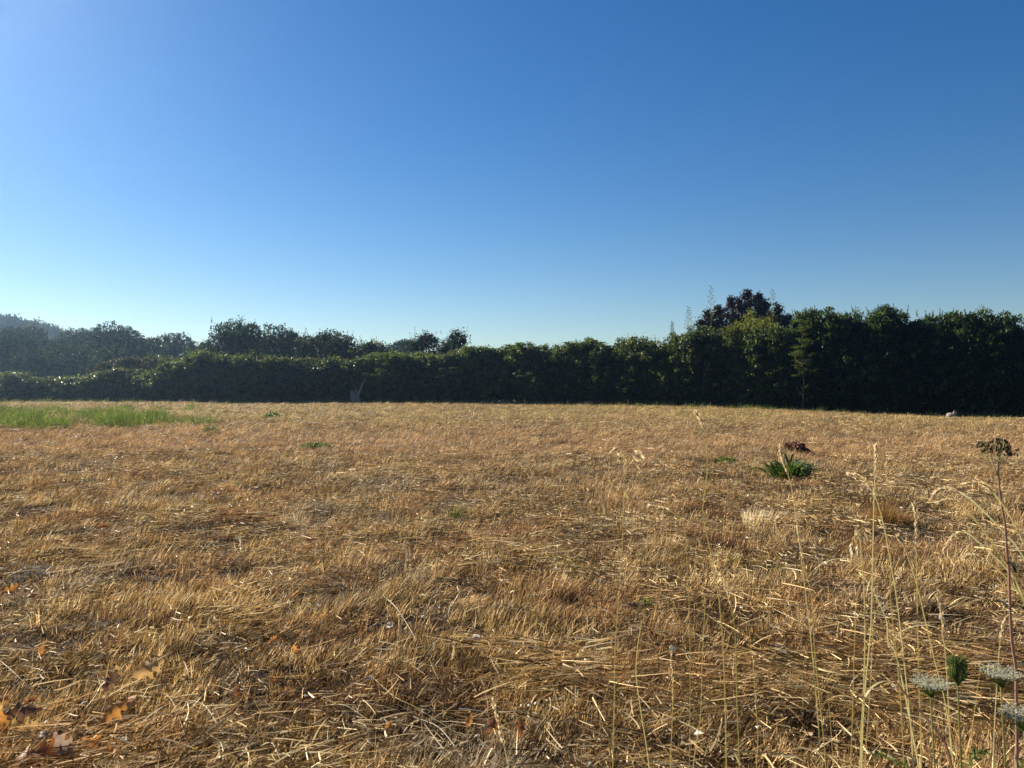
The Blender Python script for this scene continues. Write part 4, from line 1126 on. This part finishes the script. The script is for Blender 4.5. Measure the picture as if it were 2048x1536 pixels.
stem([(1300, 1012), (1330, 1018), (1352, 1030), (1368, 1050), (1375, 1150), (1380, 1300), (1378, 1536)], 1.9, 'stem with a head bent flat to the left in the middle right of the field', hl=0.12, r0=0.0009)
stem([(1874, 1185), (1882, 1230), (1888, 1290), (1895, 1400), (1900, 1536)], 1.9, 'short stem with a brown spike above the closed green umbel', hl=0.22, W=0.005)
stem([(2010, 1235), (2003, 1260), (1998, 1290), (1990, 1400), (1984, 1536)], 1.9, 'short stem with a pale spike just left of the red stem', hl=0.2, W=0.004)
stem([(985, 1400), (998, 1450), (1008, 1490), (1020, 1560)], 2.0, 'bottom edge stem with a pale spike, left of centre line of the dry leaves', hl=0.5, W=0.005)
for k, (pix, lab) in enumerate([
   ([(1340, 1290), (1345, 1380), (1343, 1460), (1340, 1540)], 'fine upright straw stem at the bottom, first right of the wavy one'),
   ([(1410, 1200), (1404, 1320), (1400, 1430), (1385, 1540)], 'fine straw stem at the bottom just left of the green-yellow stem'),
   ([(1505, 1310), (1510, 1400), (1515, 1470), (1512, 1540)], 'fine straw stem at the bottom just right of the green-yellow stem'),
   ([(1655, 1390), (1660, 1450), (1665, 1540)], 'short fine stem at the bottom below the faint thin one'),
   ([(1745, 1240), (1742, 1330), (1735, 1430), (1728, 1540)], 'fine straw stem at the bottom among the close bunch of stems'),
   ([(1960, 1330), (1950, 1400), (1940, 1470), (1925, 1540)], 'fine slanting stem between the two upper white umbels')]):
    stem(pix, 1.95 + 0.05 * k, lab, head='spike' if k % 2 == 0 else None, r0=0.0009, hl=0.18, W=0.003, nsp=16, L=0.009, leaf=False)

# arching grass stems entering from the right
A = [([(1924, 971), (1949, 965), (1972, 972), (1987, 987), (2001, 1004), (2024, 1040), (2048, 1092), (2085, 1200), (2110, 1350), (2120, 1500)], 'uppermost arching pale grass head, right beside the dark seed cluster stem'),
     ([(1864, 994), (1876, 981), (1892, 977), (1922, 986), (1955, 1011), (2010, 1068), (2048, 1117), (2090, 1230), (2112, 1380), (2122, 1500)], 'arching pale grass head that reaches farthest left at the right edge'),
     ([(1878, 1004), (1890, 1000), (1903, 1000), (1924, 1012), (1961, 1054), (2010, 1126), (2040, 1180), (2075, 1280), (2095, 1400), (2100, 1500)], 'arching grass head just under the one reaching farthest left'),
     ([(1887, 1100), (1898, 1082), (1911, 1068), (1928, 1064), (1945, 1074), (1978, 1104), (2016, 1142), (2048, 1200), (2080, 1300), (2095, 1450)], 'arching grass head bent over in a hook, lower right edge'),
     ([(1928, 1114), (1945, 1110), (1965, 1120), (1992, 1137), (2018, 1163), (2048, 1205), (2085, 1320), (2100, 1450)], 'lowest arching grass stem at the right edge')]
for k, (pix, lab) in enumerate(A):
    stem(pix, 1.7 + 0.05 * k, lab, head='open', hl=0.30, W=0.0026, L=0.012, nsp=44, r0=0.0017, name='arching_grass', mat='palestalk' if k % 2 else 'stalk', leaf=(k < 2), group='arching grass stems at the right edge')

# tall red-stemmed weed with dark seed cluster
def red_weed():
    d = 1.75; rg = random.Random(12)
    pix = [(1996, 905), (1996, 949), (2002, 1005), (2010, 1054), (2013, 1106), (2017, 1141), (2018, 1188), (2022, 1280), (2030, 1335), (2031, 1417), (2032, 1477), (2033, 1540)]
    P = [ray(x, y, d) for x, y in pix]; b_ = P[-1].copy(); b_.x += 0.01; b_.z = gzf(b_.x, b_.y) - 0.02; P.append(b_)
    path = [q - b_ for q in curve(P, 36)][::-1]; m = len(path)
    o = link('seeding_weed', None, loc=b_, label='tall reddish-stemmed weed with a flat cluster of dark seed heads, right edge', cat='weed')
    mb = MB(); mb.tube(path, [0.0038 - 0.0018 * i / (m - 1) for i in range(m)], 7, [0] * 0 or 0.6)
    link('stem', mb.build('stem', M['redstem']), o)
    node = ray(1996, 946, d) - b_
    tops = [(1962, 892), (1972, 888), (1968, 900), (1982, 900), (1990, 882), (1999, 880), (2008, 884), (2012, 893), (2018, 898), (2004, 900), (1996, 896), (2012, 908), (2020, 906), (1977, 896), (1986, 892), (2002, 890)]
    mbr = MB(); mbs = MB()
    for (x, y) in tops:
        dp = d + rg.uniform(-0.03, 0.03); e = ray(x, y, dp) - b_
        st = ray(1994, 950, d) - b_ if x < 1980 else ray(1996, rg.uniform(915, 935), d) - b_
        md_ = st.lerp(e, 0.55) + Vector(((e.x - st.x) * 0.15, 0, 0))
        mbr.tube([st, md_, e], [0.0012, 0.001, 0.0007], 5, 0.7)
        for k in range(11):
            q = e + Vector((rg.gauss(0, 0.006), rg.gauss(0, 0.006), rg.gauss(0, 0.0028)))
            mbs.ellipsoid(q, (0.0022, 0.0022, 0.0034), 5, 4, rg.random())
    link('branch', mbr.build('branch', M['stalk']), o); link('seed_head', mbs.build('seed_head', M['darkseed']), o)
    for k, i in enumerate((12, 17, 22)):
        V, F, t = long_leaf(0.06, 0.008, (0.6, -1.2), k, 0.5, 5); link('leaf', np_mesh('leaf', V, F, t, True, M['browning']), o, path[i], (0, 0, k * 2.2))
red_weed()

def carrot(px, py, wpx, d, label, seed, closed=False, bend=0.02):
    rg = random.Random(seed); R_ = wpx / FPX * d * 0.5
    c = ray(px, py, d); bx, by = c.x + bend, c.y; b_ = Vector((bx, by, gzf(bx, by) - 0.02)); top = c - b_
    o = link('wild_carrot', None, loc=b_, label=label, cat='wildflower', group='wild carrots in the right foreground')
    mb = MB(); st = top - Vector((0, 0, R_ * (1.6 if closed else 0.75)))
    path = curve([Vector((0, 0, 0)), Vector((0, 0, 0)).lerp(st, 0.5) + Vector((bend * 0.3, 0, 0)), st], 14)
    mb.tube(path, [0.0024 - 0.0009 * i / len(path) for i in range(len(path))], 6, 0.4); link('stem', mb.build('stem', M['greenstalk']), o)
    rays = MB(); fl = MB()
    n = 48 if closed else 34
    for k in range(n):
        a = k * 2.39996; q = math.sqrt((k + 0.5) / n)
        if closed:
            e = top + Vector((math.cos(a) * R_ * (0.55 + 0.4 * q) * 0.9, math.sin(a) * R_ * (0.55 + 0.4 * q) * 0.9, R_ * (1.25 - 0.9 * q * rg.random())))
            md_ = st.lerp(e, 0.45) + Vector((math.cos(a), math.sin(a), 0)) * R_ * 0.55
            rays.tube([st, md_, e], [0.0008, 0.0009, 0.0006], 4, rg.random())
            for t_ in range(8):
                z = e + Vector((rg.gauss(0, 0.0028), rg.gauss(0, 0.0028), rg.gauss(0, 0.004)))
                rays.tube([e, z + Vector((0, 0, 0.002))], [0.0004, 0.0003], 3, rg.random())
                fl.ellipsoid(z, (0.0010, 0.0010, 0.0017), 4, 3, rg.random())
        else:
            e = top + Vector((math.cos(a) * q * R_, math.sin(a) * q * R_, 0.10 * R_ * (q * q) + rg.uniform(-1, 1) * 0.0015))
            md_ = st.lerp(e, 0.5) + Vector((math.cos(a), math.sin(a), -0.2)) * R_ * 0.10 * q
            rays.tube([st, md_, e], [0.0008, 0.0007, 0.0005], 4, rg.random())
            for t_ in range(24):
                z = e + Vector((rg.gauss(0, 0.0045), rg.gauss(0, 0.0045), rg.gauss(0, 0.0022)))
                fl.ellipsoid(z, (0.0011, 0.0013, 0.0008), 4, 3, rg.random(), (rg.gauss(0, .5), rg.gauss(0, .5), 1))
    for k in range(9):
        a = k * 0.7; e = st + Vector((math.cos(a) * R_ * 0.9, math.sin(a) * R_ * 0.9, -R_ * 0.25)); rays.tube([st, st.lerp(e, 0.5) + Vector((0, 0, R_ * 0.15)), e], [0.0006, 0.0005, 0.0003], 3, 0.2)
    link('rays', rays.build('rays', M['umbelgreen']), o)
    link('flower_head', fl.build('flower_head', M['umbelgreen'] if closed else M['umbel']), o)
    # feathery leaves low on the stem
    lm = MB(); r = np.random.default_rng(seed); P, T, L = [], [], []
    for k in range(5):
        i = 2 + k * 2; p0 = path[min(i, len(path) - 1)]; a = rg.uniform(0, 6.28); ln = rg.uniform(0.06, 0.12)
        for s_ in np.linspace(0.1, 1, 12):
            c_ = Vector(p0) + Vector((math.cos(a) * ln * s_, math.sin(a) * ln * s_, ln * (0.8 * s_ - 0.5 * s_ * s_)))
            for q in range(5):
                P.append(c_); T.append((math.cos(a) + rg.gauss(0, .9), math.sin(a) + rg.gauss(0, .9), rg.gauss(0.2, .5))); L.append(0.012 + 0.014 * rg.random())
    V, F, t = leaves_np(np.array(P, float), np.array(T), r.normal(size=(len(P), 3)), np.array(L), np.array(L) * 0.18, r)
    link('foliage', np_mesh('foliage', V, F, t, True, M['umbelgreen']), o)
carrot(1860, 1366, 70, 1.55, 'left white wild carrot umbel, just left of the closed green one', 1)
carrot(2000, 1345, 72, 1.60, 'upper right white wild carrot umbel behind the red stem', 2)
carrot(2046, 1428, 84, 1.50, 'lower white wild carrot umbel cut by the right edge', 3)
carrot(1914, 1340, 36, 1.55, 'closed green bird-nest wild carrot head between the white umbels', 4, True, 0.015)

# ---------------------------------------------------------------- fallen oak leaves, single straws, a yellow flower
def leaf_mat(name, c0, c1):
    m, nt_, N, Lk = newmat(name)
    tc = N.new('ShaderNodeTexCoord'); n_ = N.new('ShaderNodeTexNoise'); n_.inputs['Scale'].default_value = 38; n_.inputs['Detail'].default_value = 5
    Lk.new(tc.outputs['Object'], n_.inputs['Vector'])
    rp = ramp(N, [(0.3, c0), (0.7, c1)]); Lk.new(n_.outputs[0], rp.inputs[0])
    p_ = N.new('ShaderNodeBsdfPrincipled'); p_.inputs['Roughness'].default_value = 0.55; Lk.new(rp.outputs[0], p_.inputs['Base Color'])
    t_ = N.new('ShaderNodeBsdfTranslucent'); Lk.new(rp.outputs[0], t_.inputs['Color'])
    ms = N.new('ShaderNodeMixShader'); ms.inputs[0].default_value = 0.5; Lk.new(p_.outputs[0], ms.inputs[1]); Lk.new(t_.outputs[0], ms.inputs[2])
    o_ = N.new('ShaderNodeOutputMaterial'); Lk.new(ms.outputs[0], o_.inputs[0]); return m
LM = {'tan': leaf_mat('oak_leaf_tan', (0.42, 0.24, 0.08), (0.62, 0.40, 0.16)), 'rust': leaf_mat('oak_leaf_rust', (0.20, 0.07, 0.025), (0.40, 0.16, 0.05)),
      'brown': leaf_mat('oak_leaf_brown', (0.09, 0.045, 0.025), (0.22, 0.12, 0.065)), 'orange': leaf_mat('oak_leaf_orange', (0.42, 0.17, 0.04), (0.60, 0.29, 0.07)),
      'grey': leaf_mat('oak_leaf_grey', (0.20, 0.14, 0.10), (0.38, 0.29, 0.21)), 'pale': leaf_mat('leaf_pale', (0.58, 0.52, 0.42), (0.80, 0.75, 0.66))}
def oak_leaf(L, seed, lobed=True):
    r = random.Random(seed); ns = 30; V = []
    bl, bc = r.uniform(-1.2, 1.6), r.uniform(0.5, 1.5) * r.choice((-1, 1, 1))
    W = L * r.uniform(0.5, 0.62); ph = r.uniform(0, 1.5)
    for i in range(ns + 1):
        s_ = i / ns; stalk = s_ < 0.10
        env = 0.0 if stalk else math.sin(math.pi * ((s_ - 0.10) / 0.9) ** 0.85 * 0.97 + 0.03)
        for j, sd in enumerate((-1, -0.5, 0, 0.5, 1)):
            lob = (0.70 + 0.34 * math.sin(s_ * 26 + ph + (0.5 if sd > 0 else 0)) + r.uniform(-.03, .03)) if lobed else 1.0
            w_ = W * 0.5 * env * (lob if abs(sd) == 1 else min(1, lob + 0.1)) + 0.0012
            y = sd * w_; x = (s_ - 0.4) * L + (abs(sd) * W * 0.10 * env)
            V.append([x, y, 0])
    V = np.array(V)
    th = V[:, 1] / (L * 0.5); kx = V[:, 0] / L
    z = bc * V[:, 1] ** 2 / L * 1.6 + bl * V[:, 0] ** 2 / L * 0.9 + 0.05 * L * np.sin(kx * 9 + seed) * th * 2 + 0.025 * L * np.sin(kx * 23) * np.abs(th)
    V[:, 2] = z
    F = [(i * 5 + k, i * 5 + k + 1, i * 5 + k + 6, i * 5 + k + 5) for i in range(ns) for k in range(4)]
    return np_mesh('oak_leaf', V, np.array(F), np.full(len(V), 0.5), True)
LEAVES = [  # px, py, length px, colour, tilt towards camera, roll, heading, label
 (292, 1368, 66, 'tan', 1.15, 0.1, 0.5, 'largest bright tan oak leaf standing on edge, lower left'),
 (226, 1392, 46, 'brown', 1.0, 0.3, 1.3, 'darker curled oak leaf left of the bright tan one'),
 (246, 1368, 26, 'tan', 0.7, 0.4, 2.2, 'small tan oak leaf between the bright one and the curled dark one'),
 (268, 1418, 48, 'orange', 0.6, -0.4, 2.6, 'orange-edged oak leaf directly below the bright tan one'),
 (226, 1456, 66, 'orange', 0.9, 0.2, 0.9, 'long orange-brown oak leaf half buried in straw, lower left'),
 (32, 1450, 80, 'brown', 0.8, 0.3, 0.4, 'large dark curled oak leaf near the left edge'),
 (22, 1478, 40, 'orange', 0.9, 0, 1.9, 'orange oak leaf under the large dark curled one at the left edge'),
 (66, 1426, 24, 'rust', 0.8, 0.2, 0.7, 'small reddish pointed oak leaf above the large dark curled one'),
 (62, 1480, 34, 'tan', 0.9, 0.5, 0.5, 'slim tan oak leaf right of the large dark curled one'),
 (4, 1434, 44, 'orange', 0.9, 0.2, 1.2, 'orange oak leaf cut by the left edge'),
 (104, 1520, 84, 'rust', 0.6, 0.3, 0.3, 'broad rust-red oak leaf at the bottom left'),
 (56, 1534, 60, 'rust', 0.4, -0.2, 2.0, 'rust-red oak leaf left of the broad one, cut by the bottom edge'),
 (150, 1522, 60, 'grey', 0.7, 0.5, 2.8, 'grey-brown curled oak leaf right of the broad rust-red one'),
 (196, 1514, 34, 'orange', 0.9, 0.2, 1.0, 'small orange oak leaf at the bottom, right of the grey-brown one'),
 (238, 1522, 42, 'orange', 0.8, -0.3, 0.2, 'orange oak leaf at the bottom, farthest right of the corner heap'),
 (92, 1496, 40, 'grey', 0.6, 0.1, 1.6, 'greyish oak leaf on top of the corner heap'),
 (26, 1198, 34, 'orange', 0.9, 0.3, 0.4, 'yellow-orange oak leaf at the left edge, well above the heap'),
 (70, 1206, 26, 'orange', 0.6, 0.2, 0.6, 'orange oak leaf right beside the yellow-orange one'),
 (92, 1326, 22, 'orange', 1.2, 0.1, 1.4, 'small upright orange leaf on the left, above the corner heap'),
 (206, 1066, 24, 'rust', 0.9, 0, 0.3, 'reddish leaf far up on the left of the stubble'),
 (480, 1408, 26, 'rust', 1.1, 0.1, 1.4, 'narrow rust leaf right of the bright tan oak leaf'),
 (548, 1302, 20, 'orange', 1.0, 0.1, 0.8, 'left of two small orange leaves left of centre'),
 (596, 1324, 18, 'orange', 1.0, 0.1, 2.0, 'right of two small orange leaves left of centre'),
 (550, 1382, 22, 'orange', 0.7, 0.1, 0.2, 'small orange leaf below the pair left of centre'),
 (778, 1478, 20, 'orange', 1.0, 0.1, 1.0, 'small orange leaf at the bottom below the long crossing straws'),
 (938, 1470, 26, 'orange', 1.0, 0.2, 1.2, 'leftmost of three bright red-orange leaves at the bottom centre'),
 (981, 1478, 42, 'rust', 0.9, 0.2, 0.8, 'middle and largest of three red-orange leaves at the bottom centre'),
 (1040, 1486, 38, 'rust', 1.0, 0.3, 1.3, 'rightmost of three red-orange leaves at the bottom centre'),
 (1058, 1312, 26, 'brown', 0.5, 0.3, 2.6, 'dark brown leaf in the straw, centre'),
 (1262, 1224, 34, 'brown', 0.5, 0.2, 0.1, 'dark brown leaf beside the tiny grey-green weed'),
 (900, 1304, 18, 'rust', 0.5, 0.2, 0.4, 'small reddish leaf left of the dark brown one'),
 (1562, 1318, 30, 'pale', 0.7, 0.4, 2.5, 'bleached whitish leaf on the dark straw, right of centre'),
 (780, 1268, 18, 'pale', 0.8, 0.3, 0.9, 'bleached leaf scrap beside the white jointed stick'),
 (950, 1294, 20, 'pale', 0.8, 0.3, 0.5, 'bleached leaf scrap left of the dark brown leaf'),
 (1878, 1255, 20, 'pale', 0.9, 0.3, 1.9, 'bleached leaf scrap in a dark hollow near the brown spike'),
]
for k, (px, py, lp, c, tl, ro, hd, lab) in enumerate(LEAVES):
    p = ground_at(px, py + lp * 0.25); L = lp / FPX * p.y * 1.12
    me = oak_leaf(L, 40 + k, c != 'pale'); me.materials.append(LM[c])
    o = link('oak_leaf' if c != 'pale' else 'dead_leaf', me, loc=p + Vector((0, -0.03, 0.058 + 0.28 * L * math.sin(tl))), label=lab, cat='leaf', group='fallen leaves in the stubble')
    o.rotation_euler = (Matrix.Rotation(tl, 4, 'X') @ Matrix.Rotation(ro, 4, 'Y') @ Matrix.Rotation(hd, 4, 'Z')).to_euler()

STRAWS = [
 ([(764, 1201), (790, 1235), (812, 1265), (835, 1297)], 0.0035, 'palestalk', 'white jointed broken stick lying in the stubble, centre left'),
 ([(740, 1363), (790, 1420), (830, 1448), (905, 1490), (985, 1526)], 0.0022, 'stalk', 'longest pale straw running down to the right at the bottom centre'),
 ([(828, 1446), (880, 1492), (930, 1538)], 0.0026, 'palestalk', 'thick pale straw forking off the longest one at the bottom'),
 ([(642, 1427), (690, 1440), (744, 1460)], 0.0025, 'palestalk', 'short pinkish straw left of the long crossing straws'),
 ([(706, 1458), (730, 1486), (742, 1498)], 0.0028, 'palestalk', 'short whitish broken straw below the pinkish one'),
 ([(522, 1504), (545, 1520), (562, 1540)], 0.0025, 'palestalk', 'pale straw at the bottom edge left of centre'),
 ([(1133, 1292), (1165, 1325), (1185, 1370), (1200, 1408), (1240, 1424), (1290, 1438)], 0.0018, 'stalk', 'pale straw bent in a long S, right of centre at the bottom'),
 ([(1100, 1330), (1130, 1360), (1168, 1420)], 0.0018, 'stalk', 'straight straw left of the S-bent one'),
 ([(1310, 1327), (1357, 1322), (1385, 1350), (1412, 1382)], 0.0015, 'stalk', 'sharply kinked straw right of the S-bent one'),
 ([(290, 1398), (330, 1415), (352, 1445), (375, 1500)], 0.0017, 'stalk', 'arched straw right of the bright tan oak leaf'),
 ([(375, 1412), (410, 1440), (450, 1488)], 0.0022, 'palestalk', 'straight pale straw right of the arched one'),
 ([(368, 1336), (376, 1370), (384, 1396)], 0.002, 'stalk', 'short upright straw above the arched one'),
 ([(0, 1334), (20, 1365), (46, 1388), (70, 1398)], 0.0018, 'palestalk', 'curved straw at the left edge above the dark leaf'),
 ([(110, 1402), (160, 1388), (198, 1396), (213, 1418), (204, 1440)], 0.0015, 'palestalk', 'looped pale straw above the corner heap of leaves'),
 ([(75, 1472), (95, 1442), (112, 1412)], 0.002, 'stalk', 'straight straw leaning over the large dark curled leaf'),
 ([(1510, 1205), (1550, 1240), (1600, 1270), (1640, 1288)], 0.0018, 'stalk', 'pale straw slanting under the faint thin stem'),
 ([(1340, 1226), (1390, 1242), (1430, 1262), (1475, 1292)], 0.002, 'stalk', 'yellow bundle-like straw right of the dark brown leaf'),
 ([(1796, 1024), (1830, 1036), (1880, 1046), (1925, 1062)], 0.0025, 'palestalk', 'pale straw lying behind the swollen spike, beside the rust orange tuft'),
 ([(700, 905), (740, 915), (760, 925)], 0.006, 'palestalk', 'pale straw in the far stubble below the isolated weed'),
]
for (pix, rad, mt, lab) in STRAWS:
    P = [ground_at(x, y) for x, y in pix]; n_ = len(P)
    rg = random.Random(int(pix[0][0]))
    P = [q + Vector((0, 0, 0.05 + 0.012 * math.sin(math.pi * i / (n_ - 1)) + rg.uniform(-.006, .006))) for i, q in enumerate(P)]
    P[0].z -= 0.02; P[-1].z -= 0.02
    b_ = P[0].copy(); b_.z = gzf(b_.x, b_.y)
    mb = MB(); path = curve([q - b_ for q in P], 16); mb.straw(path, [0.8 * rad * (1.0 - 0.35 * i / len(path)) for i in range(len(path))], rg.uniform(0.4, 1))
    link('straw', mb.build('straw', M[mt]), loc=b_, label=lab, cat='straw', group='single straws on the ground')

p = ground_at(390, 1532)
o = link('yellow_flower', None, loc=p, label='single tiny yellow flower on a short stalk at the bottom left', cat='flower')
fz = CAM_H + (HY - 1497) / FPX * p.y - p.z
mb = MB(); mb.tube([(0, 0, -0.01), (0.004, 0, fz * 0.6), (0.002, 0, fz)], [0.0012, 0.001, 0.0009], 5); link('stem', mb.build('stem', M['greenstalk']), o)
r = np.random.default_rng(2); k_ = 40; a = np.arange(k_) * 2.39996
P = np.tile(np.array([0.002, 0, fz]), (k_, 1)); T = np.stack([np.cos(a), np.sin(a), 0.25 + 0.9 * r.random(k_)], 1)
V, F, t = leaves_np(P, T, np.tile(np.array([0, 0, 1.0]), (k_, 1)) + r.normal(size=(k_, 3)) * 0.2, np.full(k_, 0.011), np.full(k_, 0.004), r, 0.1)
link('petals', np_mesh('petals', V, F, t, True, M['petal']), o)

# ---------------------------------------------------------------- haze
def veil(dens, aniso, colr):  # thin air scattering, added mostly to stand in for sun glare on the lens
    x0, x1, y0, y1, z0, z1 = -480, 300, -60, 640, -4.0, 27.0
    V = [(x, y, z) for z in (z0, z1) for y in (y0, y1) for x in (x0, x1)]
    F = [(0, 2, 3, 1), (4, 5, 7, 6), (0, 1, 5, 4), (2, 6, 7, 3), (0, 4, 6, 2), (1, 3, 7, 5)]
    m, nt_, N, Lk = newmat('veil')
    v = N.new('ShaderNodeVolumePrincipled'); v.inputs['Color'].default_value = (*colr, 1); v.inputs['Density'].default_value = dens; v.inputs['Anisotropy'].default_value = aniso
    ou = N.new('ShaderNodeOutputMaterial'); Lk.new(v.outputs[0], ou.inputs['Volume'])
    link('veil', np_mesh('veil', np.array(V, float), np.array(F), smooth=False, mat=m), kind='stuff', label='thin added haze in the air over the field', cat='veil')
veil(0.00052, 0.8, (0.46, 0.70, 1.0))
